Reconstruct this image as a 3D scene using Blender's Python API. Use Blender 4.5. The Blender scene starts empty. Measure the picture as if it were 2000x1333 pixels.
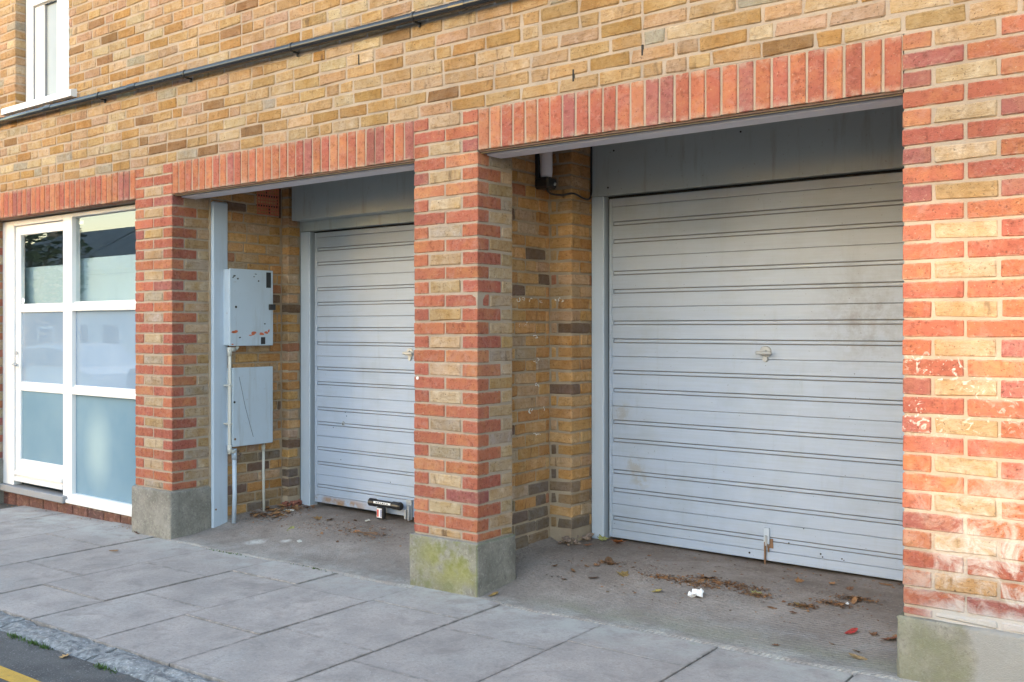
import bpy, bmesh, math, random
from mathutils import Vector, Matrix

random.seed(11)
S = bpy.context.scene
COL = S.collection
rad = math.radians

# ------------------------------------------------------------------ camera
PHI = rad(40.1)
CAMP = Vector((3.540, -4.232, 1.423))
cd = bpy.data.cameras.new('camera')
cam = bpy.data.objects.new('camera', cd)
COL.objects.link(cam)
cam.location = CAMP
cam.rotation_euler = (math.pi / 2, 0, PHI)
cd.sensor_fit = 'HORIZONTAL'
cd.sensor_width = 36.0
cd.lens = 1934.0 / 2000 * 36
cd.shift_x = 0.099
cd.shift_y = -0.01325
cd.clip_start = 0.05
cd.clip_end = 600
S.camera = cam

# ------------------------------------------------------------------ light
SUN_AZ, SUN_EL = rad(10), rad(7)          # sun low to the front left, behind the added block opposite
sdir = Vector((-math.sin(SUN_AZ) * math.cos(SUN_EL), -math.cos(SUN_AZ) * math.cos(SUN_EL), math.sin(SUN_EL)))
W = bpy.data.worlds.new('World')
S.world = W
W.use_nodes = True
wn = W.node_tree
bg = wn.nodes['Background']
sky = wn.nodes.new('ShaderNodeTexSky')
sky.sky_type = 'NISHITA'
sky.sun_disc = False
sky.sun_elevation = SUN_EL
sky.sun_rotation = math.pi + SUN_AZ
sky.altitude = 20
sky.air_density = 1.0
sky.dust_density = 1.6
sky.ozone_density = 1.25
wn.links.new(sky.outputs['Color'], bg.inputs['Color'])
bg.inputs['Strength'].default_value = 0.15

sl = bpy.data.lights.new('sun', 'SUN')
sl.energy = 2.0
sl.angle = rad(1.3)
sl.color = (1.0, 0.76, 0.50)
so = bpy.data.objects.new('sun', sl)
COL.objects.link(so)
so.rotation_euler = (-sdir).to_track_quat('-Z', 'Y').to_euler()
so.location = (-10, -20, 15)

S.view_settings.view_transform = 'Standard'
S.view_settings.look = 'None'
S.view_settings.gamma = 1.0
S.view_settings.use_curve_mapping = False
S.view_settings.exposure = 3.15

# ------------------------------------------------------------------ ground shape
def pave(x):
    return 0.022 * (x - 0.44)

def sstep(t):
    t = min(max(t, 0.0), 1.0)
    return t * t * (3 - 2 * t)

def gz(x, y):
    b = pave(x)
    if y <= 0:
        return b
    zd = 0.100 if x > 0.2 else 0.032
    return b + (zd - b) * sstep(y / 0.95)

# ------------------------------------------------------------------ materials
def new_mat(name):
    m = bpy.data.materials.new(name)
    m.use_nodes = True
    nt = m.node_tree
    return m, nt, nt.nodes['Principled BSDF']

def nd(nt, kind, ins=None, **props):
    n = nt.nodes.new('ShaderNode' + kind)
    for k, v in props.items():
        setattr(n, k, v)
    for k, v in (ins or {}).items():
        s = n.inputs[k]
        if hasattr(v, 'is_linked') or isinstance(v, bpy.types.NodeSocket):
            nt.links.new(v, s)
        else:
            s.default_value = v
    return n

def c4(c):
    return (c[0], c[1], c[2], 1.0)

def noise(nt, vec, scale, detail=4, rough=0.55, dist=0.0):
    return nd(nt, 'TexNoise', {'Vector': vec, 'Scale': scale, 'Detail': detail, 'Roughness': rough, 'Distortion': dist}).outputs['Fac']

def ramp(nt, fac, a, b, lo=0.0, hi=1.0):
    return nd(nt, 'MapRange', {'Value': fac, 'From Min': a, 'From Max': b, 'To Min': lo, 'To Max': hi}, clamp=True).outputs['Result']

def mix(nt, fac, a, b, mode='MIX'):
    n = nt.nodes.new('ShaderNodeMix')
    n.data_type = 'RGBA'
    n.blend_type = mode
    n.clamp_factor = True
    for i, v in ((0, fac), (6, a), (7, b)):
        if isinstance(v, bpy.types.NodeSocket):
            nt.links.new(v, n.inputs[i])
        elif i == 0:
            n.inputs[0].default_value = v
        else:
            n.inputs[i].default_value = c4(v)
    return n.outputs[2]

def mth(nt, op, a, b=0.0):
    n = nt.nodes.new('ShaderNodeMath')
    n.operation = op
    for i, v in ((0, a), (1, b)):
        if isinstance(v, bpy.types.NodeSocket):
            nt.links.new(v, n.inputs[i])
        else:
            n.inputs[i].default_value = v
    return n.outputs[0]

def bump(nt, bsdf, h, strength=0.4, dist=0.004):
    b = nd(nt, 'Bump', {'Height': h, 'Strength': strength, 'Distance': dist})
    nt.links.new(b.outputs['Normal'], bsdf.inputs['Normal'])

def worldpos(nt):
    return nd(nt, 'NewGeometry').outputs['Position']

def sepxyz(nt, v):
    n = nd(nt, 'SeparateXYZ', {'Vector': v})
    return n.outputs['X'], n.outputs['Y'], n.outputs['Z']

def scaled(nt, v, s):
    return nd(nt, 'Mapping', {'Vector': v, 'Scale': s}).outputs['Vector']

def efflo(nt, P, col, amount=0.9):
    """weathering shared by bricks and mortar: soot streaks, white salts at the right pillar's foot, chalk dabs"""
    X, Y, Z = sepxyz(nt, P)
    soot = noise(nt, scaled(nt, P, (1.0, 1.0, 0.35)), 2.6, 7, 0.66, 0.4)
    col = mix(nt, ramp(nt, soot, 0.50, 0.72, 0, 0.55), col, (0.66, 0.62, 0.58), 'MULTIPLY')
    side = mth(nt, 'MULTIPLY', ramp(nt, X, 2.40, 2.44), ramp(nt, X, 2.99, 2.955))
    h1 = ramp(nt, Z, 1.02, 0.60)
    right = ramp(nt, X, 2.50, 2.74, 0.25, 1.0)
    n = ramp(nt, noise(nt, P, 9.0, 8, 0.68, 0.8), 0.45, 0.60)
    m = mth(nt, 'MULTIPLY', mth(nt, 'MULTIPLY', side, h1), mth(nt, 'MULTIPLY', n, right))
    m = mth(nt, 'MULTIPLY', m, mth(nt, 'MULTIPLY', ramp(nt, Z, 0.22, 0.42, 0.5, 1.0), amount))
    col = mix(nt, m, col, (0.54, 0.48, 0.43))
    foot = mth(nt, 'MULTIPLY', mth(nt, 'MULTIPLY', side, ramp(nt, X, 2.54, 2.66)), ramp(nt, mth(nt, 'ADD', Z, mth(nt, 'MULTIPLY', noise(nt, P, 14.0, 6, 0.6), 0.12)), 0.435, 0.395, 0, 0.85))
    col = mix(nt, foot, col, (0.46, 0.43, 0.41))
    dab = ramp(nt, noise(nt, P, 25.0, 5, 0.55, 2.2), 0.57, 0.625)
    patch = ramp(nt, noise(nt, P, 6.5, 3, 0.5), 0.44, 0.54)
    zz = mth(nt, 'MULTIPLY', ramp(nt, Z, 0.98, 1.06), ramp(nt, Z, 1.36, 1.28))
    xx = mth(nt, 'MULTIPLY', side, ramp(nt, X, 2.94, 2.70, 0.25, 1.0))
    dm = mth(nt, 'MULTIPLY', mth(nt, 'MULTIPLY', dab, patch), mth(nt, 'MULTIPLY', zz, xx))
    return mix(nt, mth(nt, 'MULTIPLY', dm, 0.7), col, (0.62, 0.57, 0.52))

def brick_mat(name, red, attr):
    m, nt, b = new_mat(name)
    P = worldpos(nt)
    if attr:
        col = nd(nt, 'Attribute', attribute_name='tint').outputs['Color']
        off = mth(nt, 'MULTIPLY', nd(nt, 'Attribute', attribute_name='tint').outputs['Fac'], 40.0)
    else:
        oi = nd(nt, 'ObjectInfo')
        col = oi.outputs['Color']
        off = mth(nt, 'MULTIPLY', oi.outputs['Random'], 30.0)
    cv = nd(nt, 'CombineXYZ', {'X': off, 'Y': off, 'Z': off}).outputs['Vector']
    Q = nd(nt, 'VectorMath', {0: P, 1: cv}, operation='ADD').outputs['Vector']
    big = noise(nt, Q, 11.0, 5, 0.6)
    mid = noise(nt, Q, 38.0, 5, 0.65)
    fine = noise(nt, Q, 190.0, 3, 0.6)
    if red:
        col = mix(nt, ramp(nt, big, 0.46, 0.68, 0, 0.80), col, (1.18, 1.42, 1.12), 'MULTIPLY')
        bl = ramp(nt, noise(nt, Q, 13.0, 8, 0.72, 1.2), 0.52, 0.70, 0, 0.55)
        col = mix(nt, bl, col, (0.390, 0.215, 0.175))
        col = mix(nt, ramp(nt, mid, 0.52, 0.68, 0, 0.75), col, (0.58, 0.52, 0.50), 'MULTIPLY')
        spots = ramp(nt, noise(nt, Q, 75.0, 3, 0.6), 0.64, 0.72, 0, 0.5)
        col = mix(nt, spots, col, (0.460, 0.320, 0.230))
        pits = ramp(nt, noise(nt, Q, 110.0, 2, 0.5), 0.63, 0.72, 0, 0.7)
        col = mix(nt, pits, col, (0.09, 0.035, 0.025))
    else:
        col = mix(nt, ramp(nt, big, 0.42, 0.66, 0, 0.85), col, (0.90, 0.79, 0.58), 'MULTIPLY')
        col = mix(nt, ramp(nt, noise(nt, Q, 17.0, 7, 0.70, 0.8), 0.48, 0.68, 0, 0.90), col, (1.22, 1.32, 1.50), 'MULTIPLY')
        kiln = noise(nt, scaled(nt, Q, (1.0, 1.0, 0.25)), 16.0, 4, 0.6)
        col = mix(nt, ramp(nt, kiln, 0.62, 0.74, 0, 0.70), col, (0.085, 0.050, 0.032))
        crease = noise(nt, scaled(nt, Q, (0.6, 0.6, 4.5)), 22.0, 5, 0.65, 0.6)
        col = mix(nt, ramp(nt, crease, 0.54, 0.70, 0, 0.65), col, (0.60, 0.52, 0.40), 'MULTIPLY')
        col = mix(nt, ramp(nt, mid, 0.54, 0.70, 0, 0.60), col, (0.56, 0.50, 0.43), 'MULTIPLY')
        spots = ramp(nt, noise(nt, Q, 95.0, 3, 0.55), 0.63, 0.72, 0, 0.8)
        col = mix(nt, spots, col, (0.070, 0.042, 0.025))
    if not attr:
        gx, gy, gzc = sepxyz(nt, nd(nt, 'TexCoord').outputs['Generated'])
        edge = ramp(nt, mth(nt, 'ABSOLUTE', mth(nt, 'SUBTRACT', gzc, 0.5)), 0.36, 0.50)
        edge = mth(nt, 'MULTIPLY', edge, ramp(nt, noise(nt, Q, 26.0, 5, 0.65), 0.42, 0.60, 0.0, 0.75))
        col = mix(nt, edge, col, (0.42, 0.33, 0.25) if red else (0.36, 0.28, 0.20))
    col = efflo(nt, P, col)
    nt.links.new(col, b.inputs['Base Color'])
    b.inputs['Roughness'].default_value = 0.92
    b.inputs['Specular IOR Level'].default_value = 0.25
    h = mth(nt, 'ADD', mth(nt, 'MULTIPLY', mid, 1.0), mth(nt, 'MULTIPLY', fine, 0.45))
    bump(nt, b, h, 1.0 if not red else 0.75, 0.008)
    return m

def mortar_mat(name, base, dark):
    m, nt, b = new_mat(name)
    P = worldpos(nt)
    col = mix(nt, ramp(nt, noise(nt, P, 6.0, 6, 0.6), 0.35, 0.7), base, dark)
    col = mix(nt, ramp(nt, noise(nt, P, 160.0, 2, 0.5), 0.55, 0.75, 0, 0.5), col, (0.25, 0.20, 0.15))
    col = efflo(nt, P, col, 0.7)
    nt.links.new(col, b.inputs['Base Color'])
    b.inputs['Roughness'].default_value = 0.95
    bump(nt, b, noise(nt, P, 140.0, 4, 0.6), 0.6, 0.004)
    return m

M = {}
M['yel'] = brick_mat('yellow_stock_brick', False, False)
M['red'] = brick_mat('red_facing_brick', True, False)
M['yel_a'] = brick_mat('yellow_stock_brick_run', False, True)
M['red_a'] = brick_mat('red_facing_brick_run', True, True)
M['mortar'] = mortar_mat('lime_mortar', (0.385, 0.305, 0.235), (0.31, 0.24, 0.18))
M['mortar_side'] = mortar_mat('grey_mortar', (0.42, 0.34, 0.25), (0.30, 0.23, 0.165))

def paint_mat(name, base, rough=0.5, grain=0.0, dirt=0.3, dirtcol=(0.22, 0.18, 0.13), spec=0.5, rust=0.0):
    m, nt, b = new_mat(name)
    P = worldpos(nt)
    col = mix(nt, ramp(nt, noise(nt, P, 3.0, 6, 0.6), 0.40, 0.75, 0, dirt), base, tuple(c * 0.78 + d * 0.22 for c, d in zip(base, dirtcol)))
    col = mix(nt, ramp(nt, noise(nt, scaled(nt, P, (1, 1, 0.12)), 16.0, 6, 0.65), 0.55, 0.80, 0, dirt), col, dirtcol)
    col = mix(nt, ramp(nt, noise(nt, P, 60.0, 3, 0.5), 0.68, 0.78, 0, dirt), col, dirtcol)
    if rust:
        col = mix(nt, ramp(nt, noise(nt, P, 22.0, 5, 0.6), 0.66, 0.72, 0, rust), col, (0.24, 0.09, 0.03))
    nt.links.new(col, b.inputs['Base Color'])
    b.inputs['Roughness'].default_value = rough
    b.inputs['Specular IOR Level'].default_value = spec
    if grain:
        g = noise(nt, scaled(nt, P, (1.6, 1.6, 75.0)), 4.0, 6, 0.7, 0.3)
        bump(nt, b, g, grain, 0.003)
    else:
        bump(nt, b, noise(nt, P, 45.0, 4, 0.6), 0.12, 0.002)
    return m

def door_mat():
    m, nt, b = new_mat('grey_door_paint')
    P = worldpos(nt)
    X, Y, Z = sepxyz(nt, P)
    base = (0.375, 0.450, 0.575)
    streak = noise(nt, scaled(nt, P, (1.2, 1.2, 30.0)), 3.0, 7, 0.7, 0.2)
    col = mix(nt, ramp(nt, streak, 0.40, 0.68, 0, 0.55), base, (0.325, 0.385, 0.475))
    run = noise(nt, scaled(nt, P, (1.0, 1.0, 0.10)), 11.0, 7, 0.7, 0.3)
    col = mix(nt, ramp(nt, run, 0.56, 0.78, 0, 0.50), col, (0.74, 0.70, 0.62), 'MULTIPLY')
    blot = noise(nt, P, 2.4, 8, 0.65)
    col = mix(nt, ramp(nt, blot, 0.50, 0.72, 0, 0.55), col, (0.80, 0.77, 0.70), 'MULTIPLY')
    chip = ramp(nt, noise(nt, P, 70.0, 2, 0.5), 0.735, 0.76, 0, 0.7)
    col = mix(nt, chip, col, (0.12, 0.10, 0.085))
    # old handling grime, film colours warm bounced light into the upper door
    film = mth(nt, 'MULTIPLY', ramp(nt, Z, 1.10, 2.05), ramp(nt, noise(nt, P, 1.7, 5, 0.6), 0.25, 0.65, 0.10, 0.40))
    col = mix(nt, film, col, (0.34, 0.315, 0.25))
    g = nd(nt, 'VectorMath', {0: P, 1: (2.02, 1.25, 1.47)}, operation='DISTANCE').outputs['Value']
    gm = mth(nt, 'MULTIPLY', ramp(nt, g, 0.34, 0.06), ramp(nt, noise(nt, P, 14.0, 7, 0.7), 0.40, 0.64, 0, 0.60))
    col = mix(nt, gm, col, (0.20, 0.19, 0.175))
    for c in ((0.60, 1.27, 0.90), (0.72, 1.27, 0.50), (0.68, 1.27, 0.58)):
        g2 = nd(nt, 'VectorMath', {0: P, 1: c}, operation='DISTANCE').outputs['Value']
        gm2 = mth(nt, 'MULTIPLY', ramp(nt, g2, 0.085, 0.03), ramp(nt, noise(nt, P, 24.0, 5, 0.7), 0.42, 0.58, 0, 0.55))
        col = mix(nt, gm2, col, (0.30, 0.28, 0.24))
    rust = mth(nt, 'MULTIPLY', ramp(nt, Z, 0.135, 0.105), ramp(nt, noise(nt, P, 7.0, 6, 0.65), 0.40, 0.52, 0, 0.9))
    rust = mth(nt, 'MULTIPLY', rust, ramp(nt, X, -1.35, -1.6))
    col = mix(nt, rust, col, (0.30, 0.17, 0.075))
    nt.links.new(col, b.inputs['Base Color'])
    b.inputs['Roughness'].default_value = 0.5
    b.inputs['Specular IOR Level'].default_value = 0.45
    grain = noise(nt, scaled(nt, P, (1.5, 1.5, 110.0)), 3.0, 6, 0.75, 0.4)
    dent = noise(nt, P, 3.2, 3, 0.5)
    bump(nt, b, mth(nt, 'ADD', mth(nt, 'MULTIPLY', grain, 0.35), mth(nt, 'MULTIPLY', dent, 2.0)), 0.26, 0.006)
    return m

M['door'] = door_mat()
M['grey'] = paint_mat('grey_gloss_paint', (0.44, 0.51, 0.60), 0.45, 0.0, 0.25)
M['groove'] = paint_mat('groove_grime', (0.17, 0.155, 0.135), 0.8, 0.0, 0.4)
M['header'] = paint_mat('grey_header_paint', (0.37, 0.42, 0.43), 0.5, 0.35, 0.7)
M['soffit'] = paint_mat('grey_lintel_paint', (0.74, 0.71, 0.75), 0.5, 0.0, 0.2)
M['soffit_dark'] = paint_mat('dark_lintel_edge', (0.16, 0.15, 0.15), 0.6, 0.0, 0.3)
M['rusty'] = paint_mat('rusty_angle', (0.10, 0.05, 0.03), 0.8, 0.0, 0.5)
M['bead'] = paint_mat('mastic_bead', (0.52, 0.40, 0.25), 0.8, 0.0, 0.4)
M['box'] = paint_mat('meter_box_paint', (0.45, 0.53, 0.61), 0.45, 0.0, 0.45, rust=0.25)
M['pipe_white'] = paint_mat('conduit_paint', (0.56, 0.55, 0.50), 0.5, 0.0, 0.55)
M['white'] = paint_mat('white_gloss_paint', (0.78, 0.765, 0.76), 0.35, 0.0, 0.08, (0.45, 0.40, 0.34))
M['white_sill'] = paint_mat('white_sill_paint', (0.74, 0.73, 0.73), 0.5, 0.0, 0.15, (0.4, 0.36, 0.3))
M['black'] = paint_mat('black_plastic', (0.018, 0.018, 0.020), 0.32, 0.0, 0.05, (0.1, 0.1, 0.1))
M['blackpipe'] = paint_mat('black_pipe_paint', (0.020, 0.021, 0.024), 0.14, 0.0, 0.08, (0.12, 0.11, 0.1))
M['tape'] = paint_mat('black_tape', (0.02, 0.02, 0.022), 0.6, 0.0, 0.1)
M['metal'] = paint_mat('zinc_metal', (0.38, 0.40, 0.42), 0.35, 0.0, 0.15)
M['metal'].node_tree.nodes['Principled BSDF'].inputs['Metallic'].default_value = 0.25
M['rust'] = paint_mat('rusted_steel', (0.20, 0.115, 0.065), 0.85, 0.0, 0.6, (0.12, 0.06, 0.03))
M['orange'] = paint_mat('old_orange_paint', (0.55, 0.13, 0.05), 0.6, 0.0, 0.3)
M['terracotta'] = paint_mat('terracotta', (0.52, 0.14, 0.075), 0.85, 0.0, 0.4)
M['chalk'] = paint_mat('white_marks', (0.78, 0.75, 0.70), 0.9, 0.0, 0.1)
M['dark'] = paint_mat('dark_void', (0.02, 0.018, 0.016), 0.9, 0.0, 0.1)
M['ceiling'] = paint_mat('ceiling_board', (0.72, 0.72, 0.70), 0.9, 0.0, 0.1)
M['room'] = paint_mat('room_plaster', (0.42, 0.44, 0.44), 0.9, 0.0, 0.1)
M['teal_panel'] = paint_mat('pale_teal_panel', (0.52, 0.61, 0.64), 0.9, 0.0, 0.15)
M['bluegrey'] = paint_mat('oak_sill_grey', (0.26, 0.26, 0.27), 0.7, 0.2, 0.4)
M['paper'] = paint_mat('paper', (0.80, 0.80, 0.80), 0.8, 0.0, 0.05)
M['label_red'] = paint_mat('label_red', (0.62, 0.08, 0.06), 0.5, 0.0, 0.05)
M['label_blue'] = paint_mat('label_blue', (0.10, 0.12, 0.35), 0.5, 0.0, 0.05)

def leaf_mat():
    m, nt, b = new_mat('dry_leaf')
    P = worldpos(nt)
    col = nd(nt, 'ObjectInfo').outputs['Color']
    col = mix(nt, ramp(nt, noise(nt, P, 90.0, 3, 0.6), 0.45, 0.7, 0, 0.7), col, (0.09, 0.045, 0.02))
    nt.links.new(col, b.inputs['Base Color'])
    b.inputs['Roughness'].default_value = 0.7
    return m
M['leaf'] = leaf_mat()

def litter_mat():
    m, nt, b = new_mat('leaf_crumbs')
    col = nd(nt, 'Attribute', attribute_name='tint').outputs['Color']
    nt.links.new(col, b.inputs['Base Color'])
    b.inputs['Roughness'].default_value = 0.8
    return m
M['litter'] = litter_mat()

def concrete_plinth(name, moss, stain):
    m, nt, b = new_mat(name)
    P = worldpos(nt)
    X, Y, Z = sepxyz(nt, P)
    col = mix(nt, ramp(nt, noise(nt, P, 7.0, 8, 0.65), 0.36, 0.66), (0.285, 0.262, 0.225), (0.165, 0.150, 0.128))
    col = mix(nt, ramp(nt, noise(nt, P, 30.0, 6, 0.65), 0.56, 0.76, 0, 0.7), col, (0.36, 0.335, 0.295))
    col = mix(nt, ramp(nt, noise(nt, P, 58.0, 5, 0.75), 0.50, 0.66, 0, 0.6), col, (0.12, 0.11, 0.095))
    col = mix(nt, ramp(nt, noise(nt, P, 72.0, 4, 0.7), 0.57, 0.68, 0, 0.5), col, (0.42, 0.39, 0.35))
    drip = noise(nt, scaled(nt, P, (1, 1, 0.2)), 22.0, 5, 0.6)
    col = mix(nt, ramp(nt, drip, 0.58, 0.78, 0, 0.55), col, (0.13, 0.125, 0.11))
    N = nd(nt, 'NewGeometry').outputs['Normal']
    nx, ny, nz = sepxyz(nt, N)
    if moss:
        front = ramp(nt, ny, -0.55, -0.9)
        lo = ramp(nt, Z, 0.02, 0.16, 0.35, 1.0)
        mm = mth(nt, 'MULTIPLY', mth(nt, 'MULTIPLY', front, lo), ramp(nt, noise(nt, P, 6.0, 5, 0.55), 0.40, 0.56, 0.12, 0.92))
        mm = mth(nt, 'MULTIPLY', mm, ramp(nt, X, 0.02, 0.24, 0.35, 1.0))
        col = mix(nt, mm, col, (0.255, 0.245, 0.050))
        mm2 = mth(nt, 'MULTIPLY', front, ramp(nt, noise(nt, P, 12.0, 7, 0.7), 0.50, 0.64, 0, 0.6))
        col = mix(nt, mm2, col, (0.125, 0.135, 0.045))
        edge = mth(nt, 'MULTIPLY', ramp(nt, nx, 0.25, 0.5), ramp(nt, nx, 0.95, 0.7))
        col = mix(nt, mth(nt, 'MULTIPLY', edge, 0.5), col, (0.12, 0.15, 0.06))
    if stain:
        gm = ramp(nt, noise(nt, P, 4.5, 7, 0.6), 0.42, 0.60, 0.1, 0.65)
        gm = mth(nt, 'MULTIPLY', gm, ramp(nt, mth(nt, 'ADD', X, mth(nt, 'MULTIPLY', noise(nt, P, 9.0, 6, 0.6), 0.22)), 2.90, 2.84))
        col = mix(nt, gm, col, (0.165, 0.165, 0.085))
        pl = ramp(nt, mth(nt, 'ADD', X, mth(nt, 'MULTIPLY', noise(nt, P, 9.0, 6, 0.6), 0.22)), 2.845, 2.885, 0, 0.7)
        col = mix(nt, pl, col, (0.31, 0.295, 0.275))
    nt.links.new(col, b.inputs['Base Color'])
    b.inputs['Roughness'].default_value = 0.92
    bump(nt, b, mth(nt, 'ADD', noise(nt, P, 55.0, 6, 0.65), noise(nt, P, 220.0, 3, 0.6)), 0.55, 0.005)
    return m
M['plinth'] = concrete_plinth('plinth_concrete', False, False)
M['plinth_moss'] = concrete_plinth('plinth_concrete_mossy', True, False)
M['plinth_stain'] = concrete_plinth('plinth_concrete_patched', False, True)

def slab_mat():
    m, nt, b = new_mat('paving_slab_concrete')
    P = worldpos(nt)
    X, Y, Z = sepxyz(nt, P)
    tone = nd(nt, 'ObjectInfo').outputs['Color']
    col = mix(nt, ramp(nt, noise(nt, P, 3.2, 7, 0.6), 0.36, 0.66, 0, 0.75), tone, (0.285, 0.252, 0.232))
    col = mix(nt, ramp(nt, noise(nt, P, 1.3, 4, 0.5), 0.52, 0.70, 0, 0.45), col, (0.40, 0.385, 0.365))
    col = mix(nt, ramp(nt, noise(nt, P, 120.0, 3, 0.6), 0.50, 0.66, 0, 0.40), col, (0.24, 0.22, 0.21))
    col = mix(nt, ramp(nt, noise(nt, P, 48.0, 5, 0.75), 0.50, 0.66, 0, 0.50), col, (0.225, 0.200, 0.188))
    col = mix(nt, ramp(nt, noise(nt, P, 62.0, 4, 0.7), 0.58, 0.70, 0, 0.45), col, (0.52, 0.475, 0.44))
    col = mix(nt, ramp(nt, noise(nt, P, 70.0, 2, 0.5), 0.70, 0.74, 0, 0.55), col, (0.50, 0.48, 0.46))
    col = mix(nt, ramp(nt, noise(nt, P, 9.0, 4, 0.5), 0.69, 0.74, 0, 0.35), col, (0.17, 0.155, 0.145))
    gx, gy, gzc = sepxyz(nt, nd(nt, 'TexCoord').outputs['Generated'])
    ex = ramp(nt, mth(nt, 'ABSOLUTE', mth(nt, 'SUBTRACT', gx, 0.5)), 0.470, 0.497)
    ey = ramp(nt, mth(nt, 'ABSOLUTE', mth(nt, 'SUBTRACT', gy, 0.5)), 0.475, 0.497)
    grim = mth(nt, 'MULTIPLY', mth(nt, 'MAXIMUM', ex, ey), ramp(nt, noise(nt, P, 19.0, 6, 0.68), 0.38, 0.60, 0.0, 0.75))
    col = mix(nt, grim, col, (0.16, 0.14, 0.125))
    stain = ramp(nt, noise(nt, P, 4.6, 8, 0.72, 0.5), 0.52, 0.68, 0, 0.70)
    col = mix(nt, stain, col, (0.235, 0.205, 0.188))
    gum = ramp(nt, nd(nt, 'TexVoronoi', {'Vector': P, 'Scale': 3.2}).outputs['Distance'], 0.065, 0.045, 0, 0.35)
    col = mix(nt, gum, col, (0.20, 0.185, 0.175))
    # pale worn strip and green film where the slabs meet the aprons
    edge = mth(nt, 'MULTIPLY', ramp(nt, Y, -0.42, -0.12), ramp(nt, noise(nt, P, 8.0, 7, 0.65), 0.42, 0.62, 0, 0.65))
    col = mix(nt, edge, col, (0.45, 0.435, 0.40))
    green = mth(nt, 'MULTIPLY', ramp(nt, Y, -0.35, -0.05), ramp(nt, noise(nt, P, 16.0, 7, 0.7), 0.55, 0.68, 0, 0.40))
    green = mth(nt, 'MULTIPLY', green, ramp(nt, X, 0.9, 1.3))
    col = mix(nt, green, col, (0.20, 0.20, 0.10))
    nt.links.new(col, b.inputs['Base Color'])
    b.inputs['Roughness'].default_value = 0.9
    b.inputs['Specular IOR Level'].default_value = 0.3
    bump(nt, b, mth(nt, 'ADD', noise(nt, P, 130.0, 4, 0.6), mth(nt, 'MULTIPLY', noise(nt, P, 25.0, 5, 0.6), 0.6)), 0.35, 0.003)
    return m
M['slab'] = slab_mat()

def apron_mat():
    m, nt, b = new_mat('apron_concrete')
    P = worldpos(nt)
    X, Y, Z = sepxyz(nt, P)
    col = mix(nt, ramp(nt, noise(nt, P, 2.6, 8, 0.62), 0.34, 0.66), (0.375, 0.325, 0.29), (0.21, 0.176, 0.155))
    col = mix(nt, ramp(nt, noise(nt, P, 5.5, 5, 0.6, 0.8), 0.54, 0.72, 0, 0.6), col, (0.34, 0.325, 0.305))
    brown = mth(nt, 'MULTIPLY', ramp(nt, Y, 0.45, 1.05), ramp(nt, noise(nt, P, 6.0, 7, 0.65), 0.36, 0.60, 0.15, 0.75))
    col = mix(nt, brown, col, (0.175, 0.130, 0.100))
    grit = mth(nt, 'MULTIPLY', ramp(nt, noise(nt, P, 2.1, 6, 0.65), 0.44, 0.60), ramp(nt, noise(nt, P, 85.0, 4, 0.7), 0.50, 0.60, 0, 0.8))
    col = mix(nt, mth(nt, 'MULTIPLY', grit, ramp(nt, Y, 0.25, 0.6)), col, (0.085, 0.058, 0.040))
    film = mth(nt, 'MULTIPLY', mth(nt, 'MULTIPLY', ramp(nt, Y, -0.02, 0.05), ramp(nt, Y, 0.26, 0.10)), ramp(nt, noise(nt, P, 7.0, 6, 0.6), 0.36, 0.58, 0.1, 0.6))
    film = mth(nt, 'MULTIPLY', film, ramp(nt, X, 0.6, 0.9))
    col = mix(nt, film, col, (0.25, 0.245, 0.17))
    lip = mth(nt, 'MULTIPLY', ramp(nt, Y, 0.09, 0.02), ramp(nt, noise(nt, P, 9.0, 6, 0.65), 0.42, 0.60, 0, 0.55))
    col = mix(nt, lip, col, (0.42, 0.40, 0.36))
    col = mix(nt, ramp(nt, noise(nt, P, 110.0, 3, 0.6), 0.52, 0.72, 0, 0.45), col, (0.15, 0.135, 0.125))
    col = mix(nt, ramp(nt, noise(nt, P, 52.0, 5, 0.75), 0.50, 0.65, 0, 0.5), col, (0.13, 0.11, 0.098))
    col = mix(nt, ramp(nt, noise(nt, P, 66.0, 3, 0.6), 0.61, 0.70, 0, 0.55), col, (0.42, 0.385, 0.35))
    for c, r in (((-1.582, 0.224, -0.03), 0.09), ((-1.40, 0.33, -0.02), 0.05)):
        g = nd(nt, 'VectorMath', {0: P, 1: c}, operation='DISTANCE').outputs['Value']
        gm = mth(nt, 'MULTIPLY', ramp(nt, g, r, r * 0.3), ramp(nt, noise(nt, P, 30.0, 5, 0.6), 0.36, 0.5, 0, 0.8))
        col = mix(nt, gm, col, (0.55, 0.53, 0.50))
    nt.links.new(col, b.inputs['Base Color'])
    b.inputs['Roughness'].default_value = 0.88
    tamp = nd(nt, 'TexWave', {'Vector': nd(nt, 'Mapping', {'Vector': P, 'Rotation': (0, 0, rad(38))}).outputs['Vector'], 'Scale': 17.0, 'Distortion': 2.5, 'Detail': 2.0}, wave_type='BANDS').outputs['Fac']
    h = mth(nt, 'ADD', mth(nt, 'MULTIPLY', tamp, ramp(nt, X, 0.2, 0.6, 0.10, 0.50)), mth(nt, 'ADD', noise(nt, P, 95.0, 5, 0.65), mth(nt, 'MULTIPLY', noise(nt, P, 14.0, 5, 0.6), 0.8)))
    bump(nt, b, h, 0.85, 0.006)
    return m
M['apron'] = apron_mat()

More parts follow.
